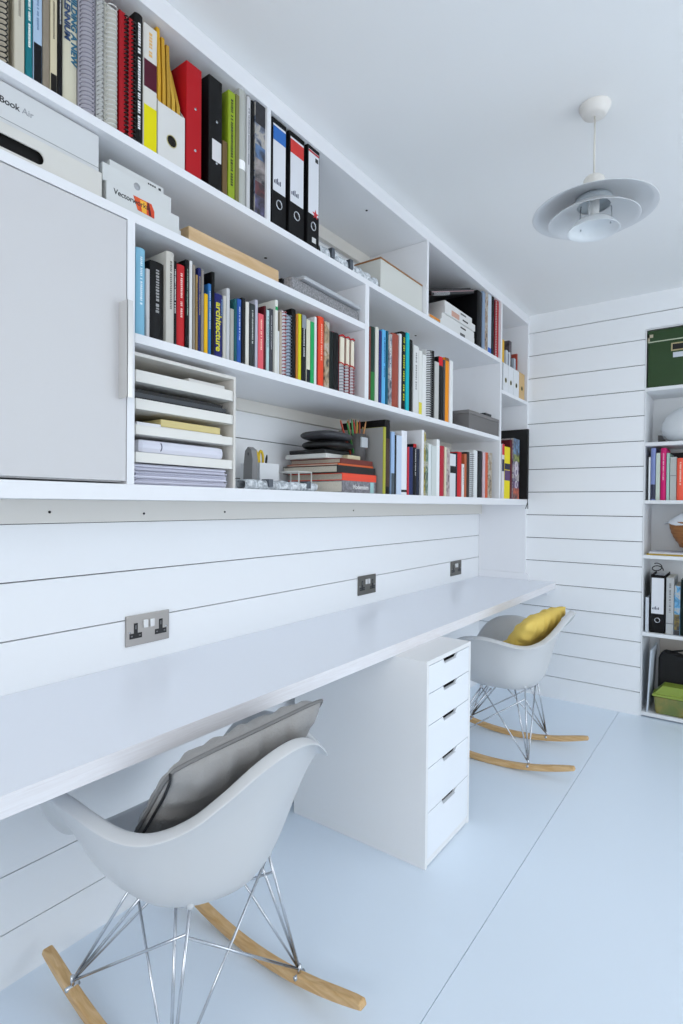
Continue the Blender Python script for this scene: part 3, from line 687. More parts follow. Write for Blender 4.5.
def make_chair(label, loc, rz):
    root = empty('rocking_chair', loc, rz); tag(root, label, 'chair', 'white shell rocking chairs at the desk')
    o = shell_mesh().build('seat_shell', mat('#d0d1d2', .32, spec=.5), root)
    SV = [v.co.copy() for v in o.data.vertices]
    md = o.modifiers.new('s', 'SOLIDIFY'); md.thickness = .005; md.offset = 0
    md = o.modifiers.new('d', 'SUBSURF'); md.levels = 1; md.render_levels = 2
    wood = mat('#c4985e', .45, kind='wood', col2='#e0bd8c', scale=(3, 26, 26))
    for s in (-1, 1):
        b = MB(); y = s*.19; pts = []; n = 26
        top = []; bot = []
        for i in range(n+1):
            x = -.365+.74*i/n; zc = .0+.00+((x-.0)/.37)**2*.062
            th = .026 if abs(x) < .3 else .026-.006*((abs(x)-.3)/.07)
            bot.append((x, zc)); top.append((x, zc+th))
        # slightly rounded ends
        top[0] = (top[0][0]+.006, top[0][1]-.004); top[-1] = (top[-1][0]-.006, top[-1][1]-.004)
        for i in range(n):
            b.prism([bot[i], bot[i+1], top[i+1], top[i]], y-.013, y+.013, 'y')
        bmesh.ops.remove_doubles(b.b, verts=b.b.verts, dist=1e-5)
        inner = [f for f in b.b.faces if abs(f.normal.x) > .9 and -.364 < f.calc_center_median().x < .368]
        b.b.normal_update(); inner = [f for f in b.b.faces if abs(f.normal.y) < .5 and abs(f.normal.x) > .8 and -.355 < f.calc_center_median().x < .365]
        bmesh.ops.delete(b.b, geom=inner, context='FACES_ONLY')
        o = b.build('rocker_runner', wood, root); md = o.modifiers.new('b', 'BEVEL'); md.width = .005; md.segments = 3; md.angle_limit = R(40); md.limit_method = 'ANGLE'
    zt = .034
    A = {(a, s): Vector((-.225 if a < 0 else .172, s*.19, .060 if a < 0 else .048)) for a in (-1, 1) for s in (-1, 1)}
    Mn = {(a, s): Vector((a*.105+.03, s*.115, .342)) for a in (-1, 1) for s in (-1, 1)}
    for k in Mn:
        p = Mn[k]; near = min(SV, key=lambda v: (v.x-p.x)**2+(v.y-p.y)**2+(0 if v.z < .5 else 1)); p.z = near.z-.012
    b = MB(); r = .0036
    for k in A:
        a, s = k
        b.tube([A[k], Mn[k]], r, 8)
        b.tube([A[k], Mn[k]+Vector((-a*.05, 0, .0))], r, 8)
    for k0, k1 in (((1, -1), (1, 1)), ((1, -1), (-1, -1)), ((1, 1), (-1, 1)), ((-1, 1), (-1, -1)), ((-1, -1), (-1, 1))):
        b.tube([A[k0], Mn[k1]], r*.9, 8)
    for k0, k1, t in (((1, 1), (1, -1), .18), ((-1, -1), (1, -1), .16), ((-1, 1), (1, 1), .16)):
        b.tube([A[k0], Mn[k1].lerp(A[k1], t)], r*.9, 8)
    b.build('wire_base', CHROME, root)
    for k in A:
        p = A[k]; b = MB()
        b.tube([p+Vector((0, -.017, -.014)), p+Vector((0, .017, -.014))], .0055, 10); b.tube([p+Vector((0, 0, -.016)), p+Vector((0, 0, .012))], .005, 8)
        b.build('bolt', CHROME, root)
    b = MB()
    for k in Mn:
        b = MB(); b.tube([Mn[k]+Vector((0, 0, -.004)), Mn[k]+Vector((0, 0, .008))], .008, 14); b.build('shock_mount', mat('#d0d3d6', .5), root)
    return root
make_chair('white shell rocking chair holding the grey cushion, tucked under the near desk', (.412, .880, 0), R(-2))
make_chair('white shell rocking chair holding the yellow cushion, beyond the drawer unit', (.505, 2.735, 0), R(4))

def cushion(w, h, T, m, pipe, label, cat, loc, rot, seed, wr=.10, gusset=0):
    rng = random.Random(seed); n = 48
    ph = [rng.uniform(0, 6) for _ in range(8)]
    def outline(u, v):
        y = w/2*u*(1-.02*(1-v*v)-.07*v**6); z = h/2*v*(1-.03*(1-u*u)-.07*u**6); return y, z
    def mk(sgn):
        def f(i, j):
            u = -1+2*i/n; v = -1+2*j/n
            t = max(0, (1-abs(u)**3.0))**.55*max(0, (1-abs(v)**3.0))**.55
            y, z = outline(u, v)
            eg = max(abs(u), abs(v))**2
            wv = math.sin(v*15+ph[0]+1.5*math.sin(u*4+ph[3]))*abs(u)**3+math.sin(u*21+ph[1]+1.2*math.sin(v*3+ph[4]))*abs(v)**2.2
            wv += .5*math.sin(u*9+v*7+ph[2])*.6+.5*math.sin(u*37+v*3+ph[5])*abs(v)**3
            x = sgn*T/2*t*(1+wr*wv)
            return Vector((x, y, z))
        return f
    b = MB(); b.grid(mk(1), n+1, n+1); b.grid(mk(-1), n+1, n+1); bmesh.ops.remove_doubles(b.b, verts=b.b.verts, dist=1e-5)
    o = b.build('cushion', m, loc=loc, rot=rot)
    tag(o, label, cat)
    if pipe:
        pts = []
        for k in range(40): pts.append((0, *outline(-1+2*k/40, 1)))
        for k in range(40): pts.append((0, *outline(1, 1-2*k/40)))
        for k in range(40): pts.append((0, *outline(1-2*k/40, -1)))
        for k in range(40): pts.append((0, *outline(-1, -1+2*k/40)))
        b = MB(); b.tube(pts, .0042, 6, close=True); b.build('piping', pipe, o)
        b = MB(); 
        pts = [(T/2*.30*math.sqrt(max(0, 1-(2*k/30-1)**4)), -w/2*.965, -h/2*.9+h*.9*k/30) for k in range(31)]
        b.tube(pts, .0028, 6); b.build('zip', mat('#2f3032', .6), o)
    return o
grey = mat('#a19f9d', .85, bump=.25, bscale=180)
cushion(.41, .35, .10, grey, mat('#7c7b7a', .8), 'grey wrinkled cushion with piping leaning in the rocking chair nearer the camera', 'cushion', (.548, .870, .620), (R(8), R(42), R(-3)), 3, .15)
cushion(.35, .29, .10, mat('#e3c462', .75, bump=.2, bscale=120), None, 'yellow cushion leaning in the rocking chair beyond the drawer unit', 'cushion', (.655, 2.70, .612), (R(10), R(40), R(-10)), 11, .22)

# ---------------------------------------------------------------- things on the shelves
def boxthing(name, label, cat, x0, x1, y0, y1, z0, z1, m, bev=.0015, group=None, rz=0):
    cx, cy = (x0+x1)/2, (y0+y1)/2
    b = MB(); b.box(x0-cx, x1-cx, y0-cy, y1-cy, 0, z1-z0, bev); o = b.build(name, m, loc=(cx, cy, z0), rot=(0, 0, rz))
    return tag(o, label, cat, group)
W1 = mat('#d4d6d5', .45); W2 = mat('#d6d4ce', .55)
# open white tray with handle slot
tr_ = empty('storage_box', (.16, .34, 1.9003)); tag(tr_, 'shallow white card box with long black handle slot, on the cupboard shelf', 'box')
b = MB(); x1 = .150; ya, yb = -.50, .352; hh = .0585
sl = [(ya, 0), (yb, 0), (yb, hh), (ya, hh)]
n = 10; hy1 = .226; hy0 = -.05; r0 = .0135; zc = .0235
b.box(x1-.003, x1, ya, yb, 0, zc-r0); b.box(x1-.003, x1, ya, yb, zc+r0, hh); b.box(x1-.003, x1, hy1, yb, zc-r0, zc+r0); b.box(x1-.003, x1, ya, hy0, zc-r0, zc+r0)
for s in (1, -1):
    yy = hy1 if s > 0 else hy0
    for q in (1, -1):
        pts = [(yy, zc+q*r0)]+[(yy-s*r0+s*r0*math.sin(PI/2*k/6), zc+q*r0*math.cos(PI/2*k/6)) for k in range(7)]
        b.prism(pts, x1-.003, x1, 'x')
b.box(-.15, x1-.003, yb-.003, yb, 0, hh); b.box(-.15, x1-.003, ya, ya+.003, 0, hh); b.box(-.15, -.147, ya+.003, yb-.003, 0, hh); b.box(-.147, x1-.003, ya+.003, yb-.003, 0, .003)
b.build('box_walls', W2, tr_)
b = MB(); b.box(x1-.02, x1-.012, ya+.01, yb-.02, .004, hh-.004); b.build('slot_shade_sheet', mat('#0c0c0c', .9), tr_)  # black sheet standing in for the shade behind the handle slot
# laptop box
o = boxthing('laptop_box', 'large white laptop box with printed name, lying on the slotted card box', 'box', .03, .302, .30, .690, 1.9595, 2.043, mat('#d3d5d6', .4), .002)
text('MacBook', .0175, mat('#2c2c30', .5), o, MT((0, 1, 0), (0, 0, 1), (.1363, .0265, .047)), 'printed_name', bold=.0001, align='RIGHT')
text('Air', .0175, mat('#9a9ca0', .5), o, MT((0, 1, 0), (0, 0, 1), (.1363, .031, .047)), 'printed_name')
b = MB(); b.box(-.1361, .1365, -.1951, .1953, .0115, .0125); b.build('lid_seam', mat('#8c8e90', .6), o)
# software boxes
o = boxthing('software_box', 'white software box with orange emblem, bottom of the stack beside the wood block', 'box', .06, .306, .706, .905, 1.9003, 1.952, W1, .001, 'stacked white product boxes')
text('Vectorworks', .0175, mat('#2a2a2a', .5), o, MT((0, 1, 0), (0, 0, 1), (.1233, -.082, .035)), 'printed_name', bold=.0001, sx=.98)
b = MB(); b.prism([(-.032, .048), (.018, .048), (.026, .033), (.026, .016), (-.020, .018)], .1229, .1232, 'x'); em = b.build('emblem', mat('#e0561c', .5, kind='mottle', col2='#c01c14', scale=60), o)
b = MB(); b.prism([(-.014, .045), (.004, .046), (.004, .018), (-.008, .018)], .12322, .1235, 'x'); b.build('emblem_facet', mat('#f0b030', .5), em)
b = MB(); b.prism([(.006, .047), (.011, .047), (.018, .018), (.011, .018)], .12322, .1235, 'x'); b.build('emblem_facet', mat('#5a1410', .5), em)
o = boxthing('product_box', 'white box with small grey round emblem, middle of the white stack', 'box', .06, .300, .700, .885, 1.9523, 1.993, W1, .001, 'stacked white product boxes')
b = MB(); b.tube([(.1198, -.005, .024), (.1206, -.005, .024)], .0085, 16); b.build('round_emblem', mat('#a8aaae', .4), o)
o = boxthing('product_box', 'thin white box with tiny black print, topmost of the white stack', 'box', .07, .292, .722, .868, 1.9933, 2.012, W1, .001, 'stacked white product boxes')
b = MB()
for k in range(4): b.box(.1108, .1114, .028+k*.006, .032+k*.006, .008, .012)
b.box(.1108, .1114, .058, .065, .007, .013); b.build('printed_mark', mat('#2a2a2c', .5), o)
o = boxthing('product_box', 'low white box beside the emblem box, against the wood block', 'box', .06, .296, .907, .918, 1.9003, 1.925, W1, .001, 'stacked white product boxes')
# wood block
o = boxthing('timber_block', 'long pale pine block lying on the shelf above the books', 'timber', .215, .285, .952, 1.300, 1.9003, 1.9375+.018, mat('#c9a678', .6, kind='wood', col2='#dcc09a', scale=(14, 2, 14)), .001)
# laptop sleeve and its laptop
sl = empty('laptop_sleeve', (.175, 1.52, 1.9003), R(2)); tag(sl, 'grey felt laptop sleeve lying flat on the shelf at its bay end', 'sleeve')
b = MB(); b.box(-.13, .132, -.195, .205, 0, .046, .012); b.build('felt_cover', mat('#77767a', .95, kind='mottle', col2='#a09fa0', scale=160), sl)
b = MB(); b.box(-.10, .10, -.2062, -.19, .024, .040, .003); b.build('black_flap', mat('#1d1d1f', .8), sl)
o = boxthing('laptop', 'thin silver laptop lying on the grey felt sleeve', 'laptop', .08, .3185, 1.375, 1.715, 1.9468, 1.9600, mat('#c3c6ca', .3, .4), .004, rz=R(2))
o = boxthing('envelope', 'buff card envelope under the end of the silver laptop', 'envelope', .05, .20, 1.335, 1.374, 1.9468, 1.9530, mat('#c9ab7c', .7), .001)
# slip of printed sheets on the top shelf
def sheets(name, label, y0, y1, z0, zh, x1, seed, group, n=26):
    rng = random.Random(seed); L = (y1-y0)/2; N = 90
    ph = [rng.uniform(0, 6) for _ in range(6)]
    def f(i, j):
        y = -L+2*L*i/N; a = 2*PI*j/16
        k = 1+.10*math.sin(y*95+ph[0])+.08*math.sin(y*170+a*2+ph[1])+.05*math.sin(y*41+ph[2])
        ex = lambda v: math.copysign(abs(v)**.5, v)
        sx = .022*ex(math.cos(a)); sz = zh/2*ex(math.sin(a))
        e = 1 if 0 < i < N else .9
        return Vector((sx*e*(1+.2*math.sin(y*120+a)), y, zh*.5*(1.0)+sz*e*(k if math.sin(a) > 0 else 1)))
    b = MB(); b.grid(f, N+1, 17)
    r = b.build(name, mat('#8f969d', .5, kind='mottle', col2='#e3e8ec', scale=75), loc=(x1-.03, (y0+y1)/2, z0+.0006)); tag(r, label, 'paper', group)
    for k in range(2):
        yy = rng.uniform(-L*.7, L*.7); b = MB()
        b.box(-.006, .0285, yy-.009, yy+.009, zh*.3, zh*1.16, .002); b.build('paper_clip', mat('#5a6068', .4, .4), r)
    return r
sheets('printed_sheets', 'curled printed sheets on the top shelf, between lever arch files and cream box', 1.492, 1.855, 2.0685, .040, .31, 5, 'curled printed sheets')
sheets('printed_sheets', 'grey-white curled sheets on the lowest shelf, in front of the pen holder', 1.165, 1.50, 1.2660, .028, .295, 8, 'curled printed sheets', 30)
# cream archive box with tan rim
ab = empty('archive_box', (.20, 2.045, 2.0685)); tag(ab, 'cream archive box with brown rim on the top shelf, against an upright', 'box')
b = MB(); b.box(-.13, .10, -.172, .174, 0, .128, .001); b.build('box_body', mat('#d3d3cc', .6), ab)
b = MB()
for q in ((-.131, .101, -.173, -.169), (-.131, .101, .172, .176), (.097, .101, -.169, .172), (-.131, -.127, -.169, .172)): b.box(q[0], q[1], q[2], q[3], .1285, .1345)
b.build('rim', mat('#9c6a3c', .6), ab)
# beyond the upright: notebook, leaning boxes
o = boxthing('notebook', 'slim red notebook standing against the upright on the top shelf', 'notebook', .10, .30, 2.2435, 2.250, 2.0685, 2.26, mat('#b01c24', .5), .001)
b = MB(); b.box(-.12, .145, -.255, .255, 0, .022, .002)
nb = b.build('wire_bound_album', mat('#1a191b', .45), loc=(.155, 2.553, 2.266), rot=(R(18), 0, 0)); tag(nb, 'black wire-bound album lying tilted over the small white boxes', 'album')
b = MB(); b.box(-.117, .130, -.252, .252, .0222, .030); b.build('pages', mat('#2b2628', .6), nb)
b = MB(); b.box(.1455, .1462, -.25, .25, .012, .0145); b.build('pink_edge', mat('#c9a0a4', .6), nb)
b = MB()
for k in range(14):
    y = -.235+.0125*k*1.0; b.tube([(.147+.006*math.cos(a), y, .004+.008*math.sin(a)) for a in [k2*PI/4 for k2 in range(8)]], .0012, 5, close=True)
b.build('wire_binding', mat('#d8d8da', .3, .5), nb)
zz = 2.0685
for k, (a, c, hh, dx) in enumerate(((2.395, 2.795, .038, 0), (2.42, 2.805, .034, -.006), (2.435, 2.795, .034, .004), (2.445, 2.77, .030, -.004))):
    o = boxthing('product_box', ['white box with black print, bottom of the small stack under the album', 'white box with black dash, second from bottom under the album',
                 'white box with black dash, third from bottom under the album', 'white box lying directly beneath the tilted black album'][k], 'box', .10, .305+dx, a, c, zz, zz+hh, mat('#dcdcda', .5), .002, 'small white boxes on the top shelf')
    zz += hh+.0004
    b = MB()
    if k == 0:
        for j in range(5): b.box((.305-.10)/2+.0001, (.305-.10)/2+.0007, .02+j*.012, .029+j*.012, .010, .024)
    else: b.box((.205+dx)/2, (.205+dx)/2+.0006, .02, .085, hh*.4, hh*.62)
    b.build('printed_mark', mat('#222226', .5), o)
    if k == 2:
        b = MB(); b.box((.205+dx)/2, (.205+dx)/2+.0006, -.11, -.02, .004, hh-.004); b.build('pink_panel', mat('#c79a88', .5), o)
o = boxthing('pencil_case', 'orange-striped slim case leaning at the upright on the top shelf', 'case', .24, .31, 2.262, 2.385, 2.0685, 2.092, mat('#d8cdbb', .6), .006)
b = MB(); b.box(.0352, .0362, -.05, .055, .010, .020); b.build('orange_stripe', mat('#e08a20', .5), o)
b = MB(); b.tube([(.036, -.055, .004), (.038, 0, .002), (.036, .05, .005)], .003, 6); b.build('black_cord', BLACK, o)
# magazine files
def magfile(label, x1, y0, y1, z0, col, content, group, slot=True, hf=.13, hb=.30):
    w = y1-y0; D = .24
    r = empty('magazine_file', (x1-D/2, (y0+y1)/2, z0)); tag(r, label, 'magazine file', group)
    prof = [(-D/2, 0), (D/2, 0), (D/2, hf), (D/2-.10, hb), (-D/2, hb)]
    b = MB()
    b.prism(prof, -w/2, -w/2+.002, 'y'); b.prism(prof, w/2-.002, w/2, 'y')
    b.box(D/2-.002, D/2, -w/2+.002, w/2-.002, 0, hf); b.box(-D/2, -D/2+.002, -w/2+.002, w/2-.002, 0, hb); b.box(-D/2, D/2, -w/2+.002, w/2-.002, 0, .002)
    b.build('file_body', mat(col, .5), r)
    b = MB(); b.tube([(D/2-.0005, 0, hf*.42), (D/2+.0008, 0, hf*.42)], min(.013, w*.2), 24); h_ = b.build('finger_hole', mat('#24211a', .9), r)
    b = MB(); b.tube([(D/2+.0006, min(.014, w*.22)*math.cos(a), hf*.42+min(.014, w*.22)*math.sin(a)) for a in [2*PI*k/20 for k in range(20)]], .0012, 5, close=True); b.build('hole_rim', mat('#b9b07c', .4, .5), h_)
    return r
magfile('white magazine file holding yellow folders, on the top shelf', .312, .8365, .9165, 2.0685, '#dad9d6', None, 'magazine files', hf=.135, hb=.27)
def sheet_thing(name, label, cat, pts, y0, t, z0, x, col, group=None, m=None):
    b = MB(); b.prism(pts, y0, y0+t, 'y'); o = b.build(name, m or mat(col, .65, bump=.1, bscale=40), loc=(x, 0, z0)); return tag(o, label, cat, group)
for k, (y, c, top, lean) in enumerate(((.842, '#d9a41c', .325, 0), (.856, '#c99a26', .31, 0), (.870, '#b98f2a', .30, 0), (.884, '#d2a838', .285, .02), (.899, '#c49a34', .27, .03))):
    sheet_thing('paper_folder', ['bright yellow folder, first in the white magazine file', 'golden folder, second in the white magazine file', 'dark golden folder, middle of the white magazine file',
                'crumpled golden folder, fourth in the white magazine file', 'lowest golden folder, last in the white magazine file'][k], 'folder',
                [(-.10, .003), (.118, .003), (.118, top*.6), (.112-lean, top), (-.10, top-.01)], y, .009, 2.0685, .185, c, 'yellow folders in the magazine file')
NF = [('#dfe1e4', 3.205, 3.285), ('#dfe1e4', 3.289, 3.375), ('#dfe1e4', 3.379, 3.48), ('#cfab72', 3.484, 3.585)]
NL = ['white magazine file in the end compartment, next to the shelf upright', 'second white magazine file from the upright in the end compartment',
      'white magazine file touching the tan one in the end compartment', 'tan card magazine file in the end compartment']
for (c, a, d_), l in zip(NF, NL):
    magfile(l, .314, a, d_, 1.8985, c, None, 'magazine files', hf=.165, hb=.24)
sheet_thing('magazine', 'yellow magazine in the white file next to the upright', 'magazine', [(-0.094, .003), (0.118, .003), (0.118, 0.315), (-0.094, 0.315)], 3.215, .055, 1.8985, .175, '#e0b020')
sheet_thing('magazine', 'pale grey magazine in the second white file', 'magazine', [(-0.094, .003), (0.12, .003), (0.12, 0.265), (-0.094, 0.265)], 3.30, .03, 1.8985, .175, '#c4cad2')
sheet_thing('magazine', 'slate magazine behind the pale grey one in the second white file', 'magazine', [(-0.094, .003), (0.12, .003), (0.12, 0.25), (-0.094, 0.25)], 3.333, .012, 1.8985, .175, '#6a727c')
sheet_thing('magazine', 'white magazine in the second white file', 'magazine', [(-0.094, .003), (0.122, .003), (0.122, 0.262), (-0.094, 0.262)], 3.348, .018, 1.8985, .175, '#e0e2e6')
sheet_thing('magazine', 'dark-covered magazine standing tallest in the end compartment', 'magazine', [(-0.094, .003), (0.105, .003), (0.105, 0.345), (-0.094, 0.345)], 3.388, .045, 1.8985, .175, '#30292c', m=mat('#241e22', .5, kind='mottle', col2='#5c5358', scale=30))
sheet_thing('magazine', 'blue-grey magazine beside the dark-covered one', 'magazine', [(-0.094, .003), (0.12, .003), (0.12, 0.245), (-0.094, 0.245)], 3.437, .033, 1.8985, .175, '#aab2bc')
sheet_thing('magazine', 'red-edged magazine standing in the tan magazine file', 'magazine', [(-0.094, .003), (0.118, .003), (0.118, 0.285), (-0.094, 0.285)], 3.495, .014, 1.8985, .175, '#a8402e')
sheet_thing('magazine', 'buff magazine standing in the tan magazine file', 'magazine', [(-0.094, .003), (0.09, .003), (0.09, 0.29), (-0.094, 0.29)], 3.512, .03, 1.8985, .175, '#b98a5c')
# black portfolio
pf = empty('portfolio', (.165, 3.609, 1.2663)); tag(pf, 'large black portfolio with ribbons standing in the end compartment', 'portfolio')
b = MB(); b.box(-.16, .172, -.012, .012, 0, .452, .002); b.build('cover', mat('#101012', .6), pf)
b = MB()
for q, e in ((.150, .172), (.162, .158)): b.tube([(q, -.0125, .01), (.174, -.014, .002), (.176, -.015, -.02), (e+.006, -.016, -.062)], .0028, 6)
b.build('ribbon', BLACK, pf)
# grey case
gc = empty('storage_case', (.180, 2.95, 1.6215)); tag(gc, 'long grey fabric case with black handle on the shelf end', 'case')
b = MB(); b.box(-.13, .137, -.242, .185, 0, .078, .004); b.build('case_body', mat('#6f6c6b', .7, bump=.1, bscale=300), gc)
b = MB(); b.box(-.131, .1385, -.243, .186, .078, .098, .004); b.build('lid', mat('#7a7776', .7, bump=.1, bscale=300), gc)
b = MB(); b.box(.10, .137, -.02, .07, .0985, .112, .004); b.build('handle', BLACK, gc)
o = boxthing('small_black_box', 'small black box behind the grey case', 'box', .03, .11, 2.600, 2.695, 1.6215, 1.765, mat('#1c1b1d', .5), .006)
# ---- paper tray unit
pt = empty('paper_tray_unit', (.165, .94, 1.2660)); tag(pt, 'white four-shelf paper tray unit on the lowest shelf', 'paper tray')
pm = mat('#dcd9d3', .5)
b = MB(); b.box(-.140, .135, .160, .1685, 0, .318, .001); b.build('side_panel', pm, pt)
b = MB(); b.box(-.140, .135, -.1685, -.160, 0, .318, .001); b.build('side_panel', pm, pt)
b = MB(); b.box(-.140, .135, -.160, .160, .309, .318, .001); b.build('top_panel', pm, pt)
for z0, z1 in ((.246, .274), (.181, .206), (.121, .143), (.054, .078)):
    b = MB(); n = 6
    pts = [(-.14, -.158), (.143, -.158)]+[(.128+.015*math.cos(a), .143+.015*math.sin(a)) for a in [PI/2*k/n for k in range(n+1)]]+[(-.14, .158)]
    b.prism(pts, z0, z1)
    b.build('tray', mat('#e4e2dc', .4), pt)
# tray contents
def stack(name, label, cat, x0, x1, y0, y1, z0, z1, n, col, col2, seed, jit=.006, group=None, curl=0):
    rng = random.Random(seed); b = MB(); dz = (z1-z0)/n; z = 0; cx, cy = (x0+x1)/2, (y0+y1)/2
    for k in range(n):
        b.mi = k % 2; jx, jy = rng.uniform(-jit, jit), rng.uniform(-jit, jit)
        b.box(x0-cx+jx, x1-cx+jx, y0-cy+jy, y1-cy+jy*.5, z, z+dz*.96); z += dz
    o = b.build(name, [mat(col, .7), mat(col2, .7)], loc=(cx, cy, z0)); return tag(o, label, cat, group)
stack('paper_stack', 'thick stack of lilac-white papers at the bottom of the tray unit', 'paper', .04, .297, .786, 1.075, 1.2661, 1.317, 16, '#dcdcea', '#b9b9c8', 1, .006)
for k, (z0, z1) in enumerate(((1.4695, 1.4775), (1.4782-.003, 1.489), (1.4895-.003, 1.498))):
    boxthing('document_folder', ['flat black folder on the second tray, lowest of three', 'grey-black folder on the second tray, middle of three', 'thin black folder on the second tray, topmost of three'][k],
             'folder', .05, .298-.004*k, .787, 1.088-.01*k, z0+.003, z1, mat(['#1c1c20', '#3c4046', '#141417'][k], .5), .001, 'black folders on the second tray')
boxthing('paper_block', 'white paper block under the yellow pad on the third tray', 'paper', .06, .292, .86, 1.065, 1.4095, 1.4145, mat('#e4e2de', .7), .001)
boxthing('notepad', 'pale yellow notepad on the third tray', 'notepad', .06, .290, .865, 1.060, 1.4148, 1.434, mat('#d9c98c', .6), .003)
boxthing('paper_block', 'loose white sheets spread beneath the pads on the third tray', 'paper', .05, .299, .790, .858, 1.4095, 1.418, mat('#e6e6ea', .7), .001)
b = MB(); b.box(-.12, .124, -.146, .128, 0, .034, .013); o = b.build('rolled_paper', mat('#dfe0ec', .6), loc=(.168, .944, 1.3444), rot=(0, 0, R(0))); tag(o, 'white folded paper roll on the lowest tray', 'paper')
b = MB(); b.tube([(.1245, -.09+.012*math.cos(a), .018+.014*math.sin(a)) for a in [PI*.5*k/6-.8 for k in range(7)]], .0012, 5); b.build('dark_crease', mat('#50506a', .6), o)
boxthing('paper_block', 'thin grey sheets on the topmost tray', 'paper', .05, .290, .95, 1.075, 1.5404, 1.553, mat('#dad8d4', .7), .001)
# ---- pen holder group
ph = empty('pen_holder', (.105, 1.404, 1.2660)); tag(ph, 'square white pen holder on the lowest shelf', 'pen holder')
b = MB(); q = .047
for a in ((-q, q, -q, -q+.003), (-q, q, q-.003, q), (-q, -q+.003, -q+.003, q-.003), (q-.003, q, -q+.003, q-.003)): b.box(*a, 0.002, .096)
b.box(-q, q, -q, q, 0, .002); b.build('cup', mat('#e2e4e6', .4), ph)
sc = empty('scissors', (.105, 1.405, 1.272), rot=(R(4), 0, 0)); tag(sc, 'yellow-handled scissors standing in the white pen holder', 'scissors')
b = MB()
for s in (-1, 1): b.tube([(0, s*.013+.010*math.cos(a), .108+.027*math.sin(a)) for a in [2*PI*k/20 for k in range(20)]], .0045, 8, close=True)
b.build('handles', mat('#e6c21c', .4), sc)
b = MB(); b.prism([(-.004, 0), (.004, 0), (.007, .085), (-.007, .085)], -.0015, .0015, 'x'); b.build('blades', STEEL, sc)
def pen(name, label, x, y, z, L, r, col, tip, rx, ry, group=None, parent_mat=None):
    b = MB(); b.tube([(0, 0, 0), (0, 0, L*.9), (0, 0, L)], [r, r, r*.45], 6)
    o = b.build(name, mat(col, .45), loc=(x, y, z), rot=(rx, ry, 0))
    if tip: b = MB(); b.tube([(0, 0, L*.985), (0, 0, L+.004)], [r*.5, r*.15], 6); b.build('tip', mat(tip, .5), o)
    return tag(o, label, name.replace('coloured_', ''), group)
pen('pen', 'violet pen standing in the white pen holder', .10, 1.372, 1.270, .125, .004, '#4a3a8c', '#222222', R(3), 0)
pen('pen', 'black pen leaning in the white pen holder', .10, 1.425, 1.270, .128, .0042, '#1c1c20', '#dddddd', R(-9), 0)
st = empty('stapler', (.14, 1.322, 1.2660), rot=(0, R(-3), R(90))); tag(st, 'grey stapler standing on end beside the white pen holder', 'stapler')
b = MB(); b.prism([(-.022, 0), (.020, 0), (.012, .09), (.004, .132), (-.010, .145), (-.026, .135), (-.030, .10)], -.012, .012, 'x'); b.build('body', mat('#8b8a8a', .5), st)
b = MB(); b.tube([(-.010, -.0118, .122), (-.010, -.0132, .122)], .006, 14); b.build('pivot', mat('#55565a', .4), st)
# small wire rack
b = MB(); 
for x in (.10, .20):
    b.tube([(x-.15, -.035, 0), (x-.15, -.035, .072), (x-.15, .035, .072), (x-.15, .035, 0)], .0032, 6)
for y in (-.035, .035): b.tube([(-.05, y, .072), (.05, y, .072)], .0028, 6); b.tube([(-.05, y, .003), (.05, y, .003)], .0028, 6)
o = b.build('wire_rack', mat('#dcdcd8', .4), loc=(.15, 1.538, 1.2662)); tag(o, 'small white wire rack beside the stacked books on the lowest shelf', 'rack')
# ---- stacked books
def flatbook(label, x0, x1, y0, y1, z0, z1, col, sp, text_=None, m=None, pg=PAGES):
    cx, cy = (x0+x1)/2, (y0+y1)/2; w = x1-x0; d = y1-y0; h = z1-z0
    r = None
    b = MB(); t = min(.003, h*.2)
    b.box(-w/2, w/2, -d/2, d/2, 0, t); b.box(-w/2, w/2, -d/2, d/2, h-t, h); b.box(w/2-.003, w/2, -d/2, d/2, t, h-t)
    r = b.build('book', m or mat(col, .5), loc=(cx, cy, z0)); tag(r, label, 'book', 'books lying in the flat stack')
    b = MB(); b.box(-w/2+.004, w/2-.0032, -d/2+.003, d/2-.003, t, h-t); b.build('pages', pg, r)
    return r
fb = flatbook('thick grey lettered book at the bottom of the flat stack', .03, .292, 1.640, 1.862, 1.2660, 1.3105, '#77757a', None, m=mat('#68666b', .5, kind='mottle', col2='#8e8c92', scale=90))
text('Modernism', .023, mat('#dcdcdc', .5), fb, MT((0, 1, 0), (0, 0, 1), (.1313, -.045, .022)), 'spine_title', bold=.0004)
b = MB(); b.box(.1305, .1316, .074, .098, .001, .0435); b.build('teal_band', mat('#9cc4c4', .5), fb)
flatbook('orange-red book, second from the bottom of the flat stack', .03, .292, 1.640, 1.868, 1.3109, 1.338, '#e8492c', None)
flatbook('black book with orange edge in the middle of the flat stack', .02, .285, 1.618, 1.870, 1.3384, 1.366, '#17171a', None)
b = MB()
flatbook('thin orange and black book above the middle of the flat stack', .03, .278, 1.632, 1.866, 1.3664, 1.374, '#d9622a', None)
flatbook('brown-red book, topmost of the flat stack', .03, .275, 1.65, 1.866, 1.3744, 1.394, '#6e2a22', None)
boxthing('document_folder', 'cream elastic-band folder lying on the flat book stack', 'folder', .03, .23, 1.62, 1.73, 1.3944, 1.412, mat('#d8d8d4', .6), .003)
boxthing('camera_strap_case', 'flat black tablet case under the black pouches', 'case', .05, .225, 1.62, 1.775, 1.4124, 1.428, mat('#141416', .5), .004)
boxthing('remote_control', 'small cream remote lying beside the black tablet case', 'remote', .235, .262, 1.715, 1.80, 1.3944, 1.411, mat('#cfc4a2', .5), .004)
